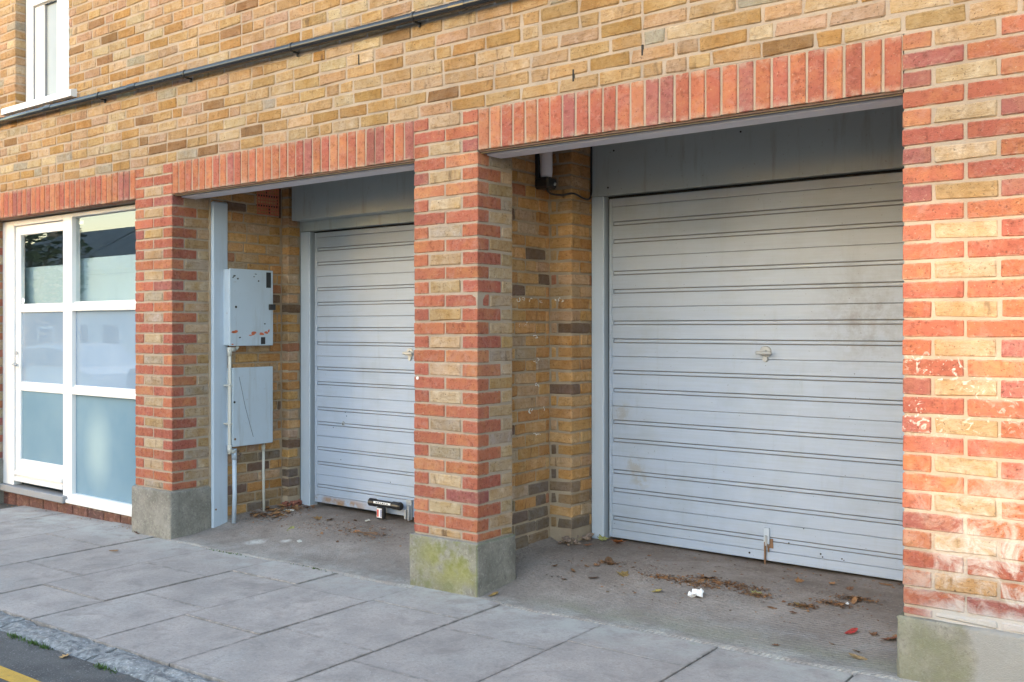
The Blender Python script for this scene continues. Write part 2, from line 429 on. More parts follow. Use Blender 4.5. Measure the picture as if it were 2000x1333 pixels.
def simple_noise_mat(name, a, bcol, s1, bumps=60.0, bs=0.6, rough=0.92, speck=None, s2=180.0):
    m, nt, b = new_mat(name)
    P = worldpos(nt)
    col = mix(nt, ramp(nt, noise(nt, P, s1, 6, 0.62), 0.36, 0.66), a, bcol)
    if speck:
        col = mix(nt, ramp(nt, noise(nt, P, s2, 2, 0.5), 0.60, 0.70, 0, 0.8), col, speck)
    nt.links.new(col, b.inputs['Base Color'])
    b.inputs['Roughness'].default_value = rough
    bump(nt, b, noise(nt, P, bumps, 5, 0.65), bs, 0.006)
    return m
M['kerb'] = simple_noise_mat('granite_kerb', (0.31, 0.305, 0.30), (0.105, 0.105, 0.108), 34.0, 48.0, 1.0, 0.85, (0.42, 0.415, 0.41), 75.0)
M['road'] = simple_noise_mat('asphalt', (0.115, 0.108, 0.105), (0.070, 0.066, 0.065), 8.0, 90.0, 1.0, 0.9, (0.24, 0.23, 0.225), 120.0)
M['line'] = simple_noise_mat('yellow_road_paint', (0.62, 0.36, 0.055), (0.50, 0.29, 0.05), 20.0, 110.0, 0.6, 0.8, (0.35, 0.22, 0.06), 120.0)
M['joint'] = simple_noise_mat('joint_dirt', (0.10, 0.088, 0.075), (0.055, 0.05, 0.042), 12.0)
M['debris'] = simple_noise_mat('fallen_mortar', (0.30, 0.22, 0.17), (0.16, 0.12, 0.10), 20.0, 40.0, 1.0)
M['redsill'] = simple_noise_mat('red_sill_brick', (0.32, 0.12, 0.08), (0.24, 0.10, 0.075), 12.0)
M['grass'] = simple_noise_mat('weed_green', (0.075, 0.13, 0.03), (0.05, 0.09, 0.02), 30.0)
M['slate'] = simple_noise_mat('roof_slate', (0.26, 0.265, 0.275), (0.16, 0.165, 0.17), 2.0)
M['farwall'] = simple_noise_mat('far_render', (0.72, 0.70, 0.66), (0.64, 0.62, 0.58), 1.0)
M['farbrick'] = simple_noise_mat('far_brick', (0.36, 0.24, 0.16), (0.28, 0.18, 0.12), 3.0)
M['foliage'] = simple_noise_mat('foliage', (0.06, 0.10, 0.03), (0.04, 0.06, 0.02), 1.5)
M['bark'] = simple_noise_mat('bark', (0.12, 0.09, 0.07), (0.07, 0.05, 0.04), 8.0)
M['carblue'] = paint_mat('dark_blue_car_paint', (0.03, 0.045, 0.09), 0.12, 0.0, 0.03)
M['carsilver'] = paint_mat('silver_car_paint', (0.55, 0.56, 0.58), 0.2, 0.0, 0.03)
M['tyre'] = paint_mat('tyre_rubber', (0.02, 0.02, 0.02), 0.85, 0.0, 0.1)

def glass_mat(name, tint, refl_rough=0.0, base=None, ior=1.5, glow=None):
    """clear pane: transparent body under a Fresnel reflection; frosted pane: pale diffuse film under the glass face"""
    m, nt, b = new_mat(name)
    out = nt.nodes['Material Output']
    fr = mth(nt, 'MULTIPLY', nd(nt, 'Fresnel', {'IOR': ior}).outputs['Fac'], mth(nt, 'SUBTRACT', 1.0, nd(nt, 'NewGeometry').outputs['Backfacing']))
    gl = nd(nt, 'BsdfGlossy', {'Color': (1, 1, 1, 1), 'Roughness': refl_rough})
    if base:
        P = worldpos(nt)
        col = mix(nt, ramp(nt, noise(nt, P, 2.2, 3, 0.5), 0.3, 0.7), base[0], base[1])
        if glow:      # something pale standing close behind the frosted film
            dd = nd(nt, 'VectorMath', {0: scaled(nt, P, (1.0, 1.0, 0.55)), 1: (glow[0], glow[1], glow[2] * 0.55)}, operation='DISTANCE').outputs['Value']
            col = mix(nt, ramp(nt, dd, 0.22, 0.04, 0, 0.55), col, (0.42, 0.52, 0.52))
        body = nd(nt, 'BsdfDiffuse', {'Color': col})
    else:
        body = nd(nt, 'BsdfTransparent', {'Color': c4(tint)})
    mx = nd(nt, 'MixShader', {0: fr, 1: body.outputs[0], 2: gl.outputs[0]})
    nt.links.new(mx.outputs[0], out.inputs['Surface'])
    return m
M['glass'] = glass_mat('clear_glass', (0.90, 0.93, 0.93), 0.0, None, 2.05)
M['netglass'] = glass_mat('net_curtained_glass', (1, 1, 1), 0.02, ((0.30, 0.32, 0.33), (0.24, 0.26, 0.27)), 1.4)
M['frost'] = glass_mat('frosted_film_glass', (1, 1, 1), 0.0, ((0.21, 0.285, 0.385), (0.25, 0.325, 0.42)), 1.95)
M['frost_low'] = glass_mat('frosted_film_glass_lower', (1, 1, 1), 0.10, ((0.145, 0.245, 0.325), (0.20, 0.30, 0.37)), 1.40, (-3.42, 0.18, 0.46))
M['farglass'] = glass_mat('far_window_glass', (1, 1, 1), 0.02, ((0.03, 0.035, 0.04), (0.05, 0.05, 0.055)), 1.5)

# ------------------------------------------------------------------ object helpers
WP = {}     # object name -> world position of its origin

def thing(name, label, cat, loc=(0, 0, 0), group=None, kind=None):
    o = bpy.data.objects.new(name, None)
    o.empty_display_size = 0.1
    COL.objects.link(o)
    o.location = loc
    WP[o.name] = Vector(loc)
    tag(o, label, cat, group, kind)
    return o

def tag(o, label=None, cat=None, group=None, kind=None):
    if label: o['label'] = label
    if cat: o['category'] = cat
    if group: o['group'] = group
    if kind: o['kind'] = kind
    return o

def place(name, me, loc, parent=None, color=None, rot=None):
    o = bpy.data.objects.new(name, me)
    COL.objects.link(o)
    loc = Vector(loc)
    WP[o.name] = loc
    if parent is not None:
        o.parent = parent
        o.location = loc - WP[parent.name]
    else:
        o.location = loc
    if color: o.color = c4(color)
    if rot: o.rotation_euler = rot
    return o

def cham_geom(dx, dy, dz, b, jit=0.0, rnd=random):
    """closed box with every edge chamfered: 24 vertices, 44 triangles"""
    h = (dx / 2, dy / 2, dz / 2)
    b = min(b, min(h) * 0.6)
    vs, idx = [], {}
    for sx in (-1, 1):
        for sy in (-1, 1):
            for sz in (-1, 1):
                j = [rnd.uniform(-jit, jit) for _ in range(3)]
                s = (sx, sy, sz)
                for ax in range(3):
                    p = []
                    bb = b * rnd.uniform(0.6, 1.5) if jit else b
                    for k in range(3):
                        p.append(s[k] * (h[k] if k == ax else h[k] - bb) + j[k])
                    idx[(sx, sy, sz, ax)] = len(vs)
                    vs.append(tuple(p))
    fs = []
    def add(ids, n):
        a, b_, c = (Vector(vs[i]) for i in ids[:3])
        if (b_ - a).cross(c - a).dot(Vector(n)) < 0: ids = ids[::-1]
        fs.append(tuple(ids))
    for ax in range(3):
        o1, o2 = [k for k in range(3) if k != ax]
        for s in (-1, 1):
            q = []
            for a_, b_ in ((-1, -1), (1, -1), (1, 1), (-1, 1)):
                t = [0, 0, 0]; t[ax] = s; t[o1] = a_; t[o2] = b_
                q.append(idx[(*t, ax)])
            n = [0, 0, 0]; n[ax] = s
            add(q, n)
    for ax in range(3):
        o1, o2 = [k for k in range(3) if k != ax]
        for s1 in (-1, 1):
            for s2 in (-1, 1):
                t = [0, 0, 0]; t[o1] = s1; t[o2] = s2
                lo = list(t); lo[ax] = -1
                hi = list(t); hi[ax] = 1
                add([idx[(*lo, o1)], idx[(*hi, o1)], idx[(*hi, o2)], idx[(*lo, o2)]], t)
    for sx in (-1, 1):
        for sy in (-1, 1):
            for sz in (-1, 1):
                add([idx[(sx, sy, sz, a)] for a in range(3)], (sx, sy, sz))
    return vs, fs

def mk(name, vs, fs, m=None):
    me = bpy.data.meshes.new(name)
    me.from_pydata(vs, [], fs)
    if m: me.materials.append(m)
    me.update()
    return me

def box(name, x0, x1, y0, y1, z0, z1, m, parent=None, bev=0.003, rot=None):
    vs, fs = cham_geom(x1 - x0, y1 - y0, z1 - z0, bev)
    return place(name, mk(name, vs, fs, m), ((x0 + x1) / 2, (y0 + y1) / 2, (z0 + z1) / 2), parent, None, rot)

class Geo:
    """collects closed pieces into ONE mesh object"""
    def __init__(self):
        self.v, self.f, self.c = [], [], []
    def add(self, vs, fs, loc=(0, 0, 0), color=(1, 1, 1), rot=None):
        o = len(self.v)
        L = Vector(loc)
        for p in vs:
            q = Vector(p)
            if rot: q = rot @ q
            self.v.append(tuple(q + L))
            self.c.append(c4(color))
        for f in fs: self.f.append(tuple(i + o for i in f))
    def box(self, x0, x1, y0, y1, z0, z1, bev=0.0, color=(1, 1, 1), jit=0.0):
        if bev:
            vs, fs = cham_geom(x1 - x0, y1 - y0, z1 - z0, bev, jit)
        else:
            a, b, c = (x1 - x0) / 2, (y1 - y0) / 2, (z1 - z0) / 2
            vs = [(sx * a, sy * b, sz * c) for sx in (-1, 1) for sy in (-1, 1) for sz in (-1, 1)]
            fs = [(0, 1, 3, 2), (4, 6, 7, 5), (0, 4, 5, 1), (2, 3, 7, 6), (0, 2, 6, 4), (1, 5, 7, 3)]
        self.add(vs, fs, ((x0 + x1) / 2, (y0 + y1) / 2, (z0 + z1) / 2), color)
    def tube(self, pts, r, n=10, color=(1, 1, 1)):
        pts = [Vector(p) for p in pts]
        rings = []
        o = len(self.v)
        for i, p in enumerate(pts):
            t = (pts[min(i + 1, len(pts) - 1)] - pts[max(i - 1, 0)]).normalized()
            up = Vector((0, 0, 1)) if abs(t.z) < 0.9 else Vector((0, 1, 0))
            a = t.cross(up).normalized(); b = t.cross(a).normalized()
            rr = r[i] if isinstance(r, (list, tuple)) else r
            rings.append([p + a * rr * math.cos(2 * math.pi * k / n) + b * rr * math.sin(2 * math.pi * k / n) for k in range(n)])
        for ring in rings:
            for q in ring:
                self.v.append(tuple(q)); self.c.append(c4(color))
        for i in range(len(pts) - 1):
            for k in range(n):
                k2 = (k + 1) % n
                self.f.append((o + i * n + k, o + i * n + k2, o + (i + 1) * n + k2, o + (i + 1) * n + k))
        self.f.append(tuple(o + k for k in range(n))[::-1])
        self.f.append(tuple(o + (len(pts) - 1) * n + k for k in range(n)))
    def build(self, name, m, parent=None, origin=None, smooth=False, tint=False):
        V = [Vector(p) for p in self.v]
        if origin is None:
            lo = Vector((min(p.x for p in V), min(p.y for p in V), min(p.z for p in V)))
            hi = Vector((max(p.x for p in V), max(p.y for p in V), max(p.z for p in V)))
            origin = (lo + hi) / 2
        origin = Vector(origin)
        me = mk(name, [tuple(p - origin) for p in V], self.f, m)
        if tint:
            a = me.color_attributes.new('tint', 'FLOAT_COLOR', 'POINT')
            for i, c in enumerate(self.c): a.data[i].color = c
        if smooth:
            for p in me.polygons: p.use_smooth = True
        return place(name, me, origin, parent)

# ------------------------------------------------------------------ bricks
YEL = [((0.342, 0.218, 0.106), 8), ((0.354, 0.229, 0.131), 6), ((0.368, 0.259, 0.157), 5), ((0.308, 0.177, 0.070), 3), ((0.342, 0.218, 0.144), 4),
       ((0.281, 0.241, 0.183), 1.6), ((0.221, 0.126, 0.061), 1.2), ((0.382, 0.289, 0.183), 3)]
YSIDE = [((0.470, 0.268, 0.112), 7), ((0.495, 0.295, 0.140), 5), ((0.410, 0.215, 0.088), 5), ((0.440, 0.285, 0.170), 4), ((0.175, 0.115, 0.085), 1.9), ((0.36, 0.165, 0.095), 1.5), ((0.40, 0.29, 0.20), 1.8)]
YPIL = [((0.396, 0.280, 0.176), 6), ((0.405, 0.297, 0.198), 5), ((0.351, 0.241, 0.140), 3), ((0.333, 0.258, 0.198), 2), ((0.369, 0.237, 0.122), 2)]
RED = [((0.344, 0.108, 0.067), 7), ((0.362, 0.122, 0.067), 6), ((0.318, 0.096, 0.065), 5), ((0.282, 0.096, 0.080), 3), ((0.380, 0.147, 0.082), 2)]
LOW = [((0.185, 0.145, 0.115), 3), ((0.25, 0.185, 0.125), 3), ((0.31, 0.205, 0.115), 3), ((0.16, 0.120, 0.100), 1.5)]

def pick(pal):
    c = random.choices([p[0] for p in pal], [p[1] for p in pal])[0]
    k = random.uniform(0.90, 1.10)
    return tuple(max(0.0, v * k * random.uniform(0.97, 1.03)) for v in c)

BM = {}
def brick_mesh(dx, dy, dz, m, soft):
    key = (round(dx * 200), round(dy * 200), round(dz * 250), m.name, random.randrange(5))
    if key not in BM:
        vs, fs = cham_geom(dx, dy, dz, 0.0065 if soft else 0.0038, 0.0028 if soft else 0.0012)
        BM[key] = (mk('brick', vs, fs, m), dx, dy, dz)
    return BM[key]

def brick(x0, x1, y0, y1, z0, z1, red, parent, color, run=None):
    """one brick: an object of its own under parent, or (run given) joined to that run"""
    cx, cy, cz = (x0 + x1) / 2, (y0 + y1) / 2, (z0 + z1) / 2
    j = 0.0012
    loc = (cx + random.uniform(-j, j), cy + random.uniform(-j, j), cz + random.uniform(-j, j) * 0.7)
    if run is not None:
        vs, fs = cham_geom(x1 - x0, y1 - y0, z1 - z0, 0.006, 0.0026)
        run.add(vs, fs, loc, color)
        return None
    me, dx, dy, dz = brick_mesh(x1 - x0, y1 - y0, z1 - z0, M['red'] if red else M['yel'], not red)
    o = place('brick', me, loc, parent, color, (random.gauss(0, 0.004), random.gauss(0, 0.0035), random.gauss(0, 0.004)))
    o.scale = ((x1 - x0) / dx, (y1 - y0) / dy, (z1 - z0) / dz)
    return o

ZT = 2.581                                  # top of the soldier courses
J0 = 2.356                                  # first bed joint under the soldiers
ROWS = [(J0 + 0.075 * (k + 1) - 0.070, J0 + 0.075 * (k + 1) - 0.005, k) for k in range(2, -29, -1)]   # (bottom, top, index), top row first

def pillar(X0, label, plm, pz, individual=True, dep=0.3275):
    """two-brick pier: courses of paired red stretchers alternate with red-yellow-red"""
    gx = pave(X0 + 0.22)
    t = thing('brick_pillar', label, 'brick pillar', (X0 + 0.22, 0.16, gx), 'brick pillars of the garage front')
    X1 = X0 + 0.44
    g = Geo()
    g.box(X0 + 0.005, X1 - 0.005, 0.005, dep, pz - 0.02, ZT, 0.0)
    g.build('mortar', M['mortar'], t)
    run_r, run_y = (None, None) if individual else (Geo(), Geo())
    def rb(x0, x1, y0, y1, z0, z1): return brick(x0, x1, y0, y1, z0, z1, True, t, pick(RED), run_r)
    def yb(x0, x1, y0, y1, z0, z1): return brick(x0, x1, y0, y1, z0, z1, False, t, pick(YPIL), run_y)
    for zb, zt, k in ROWS:
        if zt < pz + 0.02: break
        zb = max(zb, pz + 0.006)
        if k % 2:                                # stretcher pair  (k = -1 is the first row under the soldiers)
            rb(X0, X0 + 0.2145, 0, 0.1025, zb, zt)
            rb(X0 + 0.2255, X1, 0, 0.1025, zb, zt)
            if k < 0 :
                yb(X1 - 0.1025, X1, 0.1125, dep, zb, zt)
                yb(X0, X0 + 0.1025, 0.1125, dep, zb, zt)
        else:
            rb(X0, X0 + 0.1025, 0, 0.215, zb, zt)
            rb(X1 - 0.1025, X1, 0, 0.215, zb, zt)
            yb(X0 + 0.1135, X1 - 0.1135, 0, 0.1025, zb, zt)
            if k < 0:
                yb(X1 - 0.1025, X1, 0.225, dep, zb, zt)
                yb(X0, X0 + 0.1025, 0.225, dep, zb, zt)
    if not individual:
        tag(run_r.build('red_bricks', M['red_a'], t, tint=True), kind='stuff')
        tag(run_y.build('yellow_bricks', M['yel_a'], t, tint=True), kind='stuff')
    # concrete foot, top edge weathered round
    gb = min(pave(X0), pave(X1)) - 0.06
    p = 0.016
    bm = bmesh.new()
    bmesh.ops.create_cube(bm, size=1.0)
    for v in bm.verts:
        v.co = Vector((v.co.x * (0.44 + 2 * p), v.co.y * (dep + 0.02 + p), v.co.z * (pz - gb)))
    bmesh.ops.bevel(bm, geom=[e for e in bm.edges if all(v.co.z > 0 for v in e.verts) or abs(e.verts[0].co.z - e.verts[1].co.z) > 0.1], offset=0.016, segments=3, profile=0.6, affect='EDGES')
    bmesh.ops.subdivide_edges(bm, edges=[e for e in bm.edges if e.calc_length() > 0.15], cuts=5, use_grid_fill=True)
    for v in bm.verts:
        v.co += Vector((random.gauss(0, 0.0022), random.gauss(0, 0.0022), random.gauss(0, 0.0022)))
    me = bpy.data.meshes.new('plinth'); bm.to_mesh(me); bm.free()
    for f in me.polygons: f.use_smooth = True
    me.materials.append(plm)
    place('plinth', me, ((X0 + X1) / 2, (dep + 0.004 - p) / 2, (gb + pz) / 2), t)
    return t

# ------------------------------------------------------------------ ground
def sheet(name, pts, m, parent=None, thick=0.08):
    """flat ground sheet with thickness from a list of (x, y, z) corners"""
    n = len(pts)
    c = sum((Vector(p) for p in pts), Vector()) / n
    vs = [tuple(Vector(p) - c) for p in pts] + [tuple(Vector(p) - c - Vector((0, 0, thick))) for p in pts]
    fs = [tuple(range(n)), tuple(range(2 * n - 1, n - 1, -1))] + [(i, n + i, n + (i + 1) % n, (i + 1) % n) for i in range(n)]
    return place(name, mk(name, vs, fs, m), c, parent)

tag(sheet('ground', [(-140, -140, pave(-140) - 0.12), (140, -140, pave(140) - 0.12), (140, 60, pave(140) - 0.12), (-140, 60, pave(-140) - 0.12)], M['joint'], thick=0.3), 'wide ground far beyond the road', None, None, 'structure')
KY0, KY1 = -1.665, -1.84                 # kerb back and face
RD = -0.014                              # road lies this much below the footway
road = tag(sheet('road', [(-60, -9.0, pave(-60) + RD), (60, -9.0, pave(60) + RD), (60, KY1, pave(60) + RD), (-60, KY1, pave(-60) + RD)], M['road'], thick=0.06), 'dark grey asphalt road along the kerb', None, None, 'structure')
sheet('yellow_line', [(-40, -2.185, pave(-40) + RD + 0.004), (40, -2.185, pave(40) + RD + 0.004), (40, -2.11, pave(40) + RD + 0.004), (-40, -2.11, pave(-40) + RD + 0.004)], M['line'], road, 0.003)
tag(sheet('opposite_pavement', [(-60, -14, pave(-60) + 0.05), (60, -14, pave(60) + 0.05), (60, -9.0, pave(60) + 0.05), (-60, -9.0, pave(-60) + 0.05)], M['slab'], thick=0.15), 'pavement on the far side of the road', None, None, 'structure').color = (0.34, 0.33, 0.32, 1)

pv = tag(sheet('pavement', [(-12, KY0, pave(-12) - 0.012), (9, KY0, pave(9) - 0.012), (9, 0.30, pave(9) - 0.012), (-12, 0.30, pave(-12) - 0.012)], M['joint'], thick=0.1), 'grey concrete slab footway between kerb and garage front', None, None, 'structure')
LX = [-7.35, -6.6, -5.9, -5.2, -4.5, -3.85, -3.15, -2.378, -1.73, -1.105, -0.54, 0.035, 0.622, 1.215, 1.785, 2.35, 2.94, 3.53, 4.1, 4.7, 5.3, 5.9, 6.5, 7.1]
CROSS = {5: [-0.19, -1.05], 6: [-0.43, -1.3], 7: [-0.995], 8: [-0.565, -1.25], 9: [-0.38, -1.015], 10: [-0.41, -1.155], 11: [-0.385, -1.015], 12: [-0.55, -1.165], 13: [-0.385, -1.2], 14: [-0.75], 15: [-0.4, -1.1]}
for i in range(len(LX) - 1):
    cuts = CROSS.get(i, [-0.5 - 0.3 * (i % 2), -1.2 + 0.2 * (i % 2)])
    far = 0.17 if LX[i] < -2.66 and LX[i] > -5 else -0.055 + 0.018 * math.sin(i * 1.7)
    if -2.7 < LX[i] < -2.2: far = -0.022
    if -0.02 < LX[i] + 0.3 < 0.5: far = -0.022
    ys = [far] + cuts + [KY0 - 0.004]
    tone = random.uniform(0.92, 1.07)
    for a, b_ in zip(ys[:-1], ys[1:]):
        g = 0.0042
        x0, x1, y1, y0 = LX[i] + g, LX[i + 1] - g, a - g * 0.55, b_ + g * 0.55
        z = pave((x0 + x1) / 2) + random.uniform(-0.003, 0.002)
        vs, fs = cham_geom(x1 - x0, y1 - y0, 0.05, 0.0015, 0.0)
        k = tone * random.uniform(0.94, 1.06)
        o = place('paving_slab', mk('paving_slab', vs, fs, M['slab']), ((x0 + x1) / 2, (y0 + y1) / 2, z - 0.025), pv, (0.425 * k, 0.365 * k, 0.330 * k))
        o.rotation_euler = (random.gauss(0, 0.0025), -math.atan(0.022) + random.gauss(0, 0.0025), 0)

kb = tag(sheet('kerb', [(-12, KY1 + 0.01, pave(-12) - 0.035), (9, KY1 + 0.01, pave(9) - 0.035), (9, KY0, pave(9) - 0.035), (-12, KY0, pave(-12) - 0.035)], M['joint'], thick=0.1), 'dropped grey granite kerb between pavement and road', None, None, 'structure')
kx = -11.5
KJ = [-1.985, -1.15, -0.345, 0.55]
edges = [-9.0, -8.1, -7.2, -6.35, -5.5, -4.6, -3.75, -2.85] + KJ + [1.4, 2.3, 3.1, 4.0, 4.9, 5.75, 6.6, 7.1]
for a, b_ in zip(edges[:-1], edges[1:]):
    bm = bmesh.new()
    bmesh.ops.create_grid(bm, x_segments=14, y_segments=4, size=0.5)
    w, dpt = b_ - a - 0.012, KY0 - KY1 - 0.014
    for v in bm.verts:
        ex, ey = abs(v.co.x), abs(v.co.y)
        drop = 0.012 if ex > 0.49 or ey > 0.49 else 0.0
        v.co = Vector((v.co.x * w + random.gauss(0, 0.003), v.co.y * dpt + random.gauss(0, 0.003), random.gauss(0, 0.0042) - drop))
    r = bmesh.ops.extrude_edge_only(bm, edges=[e for e in bm.edges if e.is_boundary])
    for v in [x for x in r['geom'] if isinstance(x, bmesh.types.BMVert)]: v.co.z -= 0.06
    bmesh.ops.recalc_face_normals(bm, faces=bm.faces)
    me = bpy.data.meshes.new('kerb_stone'); bm.to_mesh(me); bm.free(); me.materials.append(M['kerb'])
    cxm = (a + b_) / 2
    place('kerb_stone', me, (cxm, (KY0 + KY1) / 2, pave(cxm) - 0.002), kb, None, (rad(3), -math.atan(0.022), 0))

def apron(x0, x1, y1, label):
    n, mth_ = 40, 34
    vs, fs = [], []
    for j in range(mth_ + 1):
        for i in range(n + 1):
            x = x0 + (x1 - x0) * i / n
            yf = -0.062 + 0.012 * math.sin(x * 5.1) + 0.008 * math.sin(x * 13.0 + 1)
            y = yf + (y1 - yf) * (j / mth_) ** 1.25
            z = gz(x, y) + 0.003
            z += 0.0035 * math.sin(x * 4.3 + y * 3.1) * min(1, max(0, y / 0.2)) + random.gauss(0, 0.0007)
            for wx in (x0, x1):                  # mortar fillet along the side walls
                z += 0.03 * max(0, 1 - abs(x - wx) / 0.10) ** 2 * sstep((y - 0.3) / 0.25)
            if j == 0: z -= 0.014
            vs.append((x, y, z))
    for j in range(mth_):
        for i in range(n):
            a = j * (n + 1) + i
            fs.append((a, a + 1, a + n + 2, a + n + 1))
    c = Vector(((x0 + x1) / 2, y1 / 2, 0))
    me = mk('garage_apron', [tuple(Vector(p) - c) for p in vs], fs, M['apron'])
    for p in me.polygons: p.use_smooth = True
    return tag(place('garage_apron', me, c), label, None, None, 'structure')
apron(0.23, 2.80, 1.62, 'stained ribbed concrete apron in front of the right garage door')
apron(-2.215, 0.13, 1.5, 'grey rough concrete apron in front of the left garage door')

# ------------------------------------------------------------------ pillars
P_L = pillar(-2.651, 'left brick pillar of red and yellow bands between the white glazed door and the left garage', M['plinth'], 0.272)
P_C = pillar(0.0, 'middle brick pillar between the two garage doors, on a mossy green concrete foot', M['plinth_moss'], 0.281)
P_R = pillar(2.51, 'wide right-hand brick pillar with sunlit patch and white smears, at the picture edge', M['plinth_stain'], 0.292)
P_F = pillar(-5.30, 'far left brick pillar, just outside the white glazed door frame', M['plinth'], 0.262, individual=False)
# knocked corner on the middle pillar
for o in P_C.children:
    if o.name.startswith('brick'):
        w = WP[o.name]
        if w.x > 0.30 and w.y < 0.12 and 1.545 < w.z < 1.60 and abs(o.dimensions.x - 0.2145) < 0.03:
            me = o.data.copy(); o.data = me
            for v in me.vertices:
                if v.co.x > 0.08 and v.co.y < -0.02:
                    if v.co.z > 0: v.co.x -= 0.016; v.co.y += 0.004
                    else: v.co.x -= 0.008; v.co.y += 0.002

# ------------------------------------------------------------------ soldier courses
def soldiers(x0, x1, n, label):
    t = thing('soldier_course', label, 'brick lintel', ((x0 + x1) / 2, 0.05, 2.361), 'red soldier course lintels over the openings')
    g = Geo(); g.box(x0, x1, 0.0055, 0.195, 2.3625, ZT - 0.001)
    g.build('mortar', M['mortar'], t)
    p = (x1 - x0) / n
    for i in range(n):
        a = x0 + p * i + 0.005; b_ = x0 + p * (i + 1) - 0.005
        o = brick(a, b_, 0.0, 0.10, 2.3605 + random.uniform(-0.002, 0.002), 2.576, True, t, pick(RED))
    return t
soldiers(-4.86, -2.651, 30, 'red upright brick lintel over the white glazed door')
soldiers(-2.211, 0.0, 30, 'red upright brick lintel over the left garage door')
soldiers(0.44, 2.51, 28, 'red upright brick lintel over the wide right garage door')

# steel lintel under each course
def steel(x0, x1, label):
    t = thing('steel_lintel', label, 'steel lintel', ((x0 + x1) / 2, 0.1, 2.35), 'grey steel lintels over the garages')
    box('angle_edge', x0 + 0.001, x1 - 0.001, 0.010, 0.026, 2.350, 2.3595, M['rusty'], t, 0.001)
    box('mastic_bead', x0 + 0.001, x1 - 0.001, 0.027, 0.036, 2.346, 2.358, M['bead'], t, 0.002)
    box('web', x0 + 0.001, x1 - 0.001, 0.037, 0.077, 2.350, 2.3618, M['soffit_dark'], t, 0.001)
    box('bottom_plate', x0 + 0.004, x1 - 0.004, 0.078, 0.205, 2.341, 2.3615, M['soffit'], t, 0.002)
steel(-2.211, 0.0, 'grey painted steel lintel over the left garage opening')
steel(0.44, 2.51, 'grey painted steel lintel over the right garage opening')

# ------------------------------------------------------------------ upper wall
uw = thing('brick_wall', 'upper yellow stock brick wall above the garage doors, crossed by a black pipe', 'brick wall', (-0.5, 0.1, ZT))
WX0, WX1, WZ1 = -8.0, 7.0, 4.66
HX0, HX1, HZ0 = -4.373, -3.546, 3.262
g = Geo()
g.box(WX0, HX0 - 0.004, 0.005, 0.20, HZ0, WZ1)
g.box(HX1 + 0.004, WX1, 0.005, 0.20, HZ0, WZ1)
g.box(WX0, WX1, 0.005, 0.20, ZT, HZ0)
g.box(2.955, WX1, 0.005, 0.20, -0.05, ZT)
g.box(WX0, -5.305, 0.005, 0.20, -0.30, ZT)
g.build('mortar', M['mortar'], uw)
cand = []
nrows = int((WZ1 - ZT) / 0.075) + 1
for r in range(-35, nrows):
    zb, zt = ZT + 0.075 * r + 0.005, ZT + 0.075 * r + 0.070
    if r < 0: spans = [(2.955, WX1), (WX0, -5.31)]
    elif zt > HZ0: spans = [(WX0, HX0), (HX1, WX1)]
    else: spans = [(WX0, WX1)]
    for lo, hi in spans:
        x = lo - random.choice((0.0, 0.1125, 0.06, 0.17))
        while x < hi - 0.03:
            L = random.choices((0.215, 0.1025, 0.16), (8, 2.0, 0.5))[0]
            a, b_ = max(x, lo), x + L
            if hi - b_ < 0.06: b_ = hi
            x = b_ + 0.010
            if b_ - a > 0.035: cand.append((a, b_, zb, zt))
def visible(a, b_, zb):
    v = Vector(((a + b_) / 2, 0, zb)) - CAMP
    D = v.x * -math.sin(PHI) + v.y * math.cos(PHI)
    px = 802 + 1934 * (v.x * math.cos(PHI) + v.y * math.sin(PHI)) / D
    py = 640 - 1934 * v.z / D
    return -30 < px < 2010 and py > 0, D
vis = []
for c in cand:
    ok, D = visible(c[0], c[1], c[2])
    if ok: vis.append((D / math.sqrt((c[1] - c[0])), c))
vis.sort()
single = set(id(c) for _, c in vis[:300])
run = Geo()
for c in cand:
    col = pick(YEL)
    if id(c) in single: brick(c[0], c[1], 0, 0.1025, c[2], c[3], False, uw, col)
    else: brick(c[0], c[1], 0, 0.1025, c[2], c[3], False, uw, col, run)
tag(run.build('brick_run', M['yel_a'], uw, tint=True), kind='stuff')
# open perpend joint and two dark gaps
for (x, z) in ((1.39, 2.713), (1.02, 2.66), (-0.42, 2.99)):
    box('open_joint', x - 0.005, x + 0.005, -0.0015, 0.008, z - 0.03, z + 0.03, M['dark'], uw, 0.001)

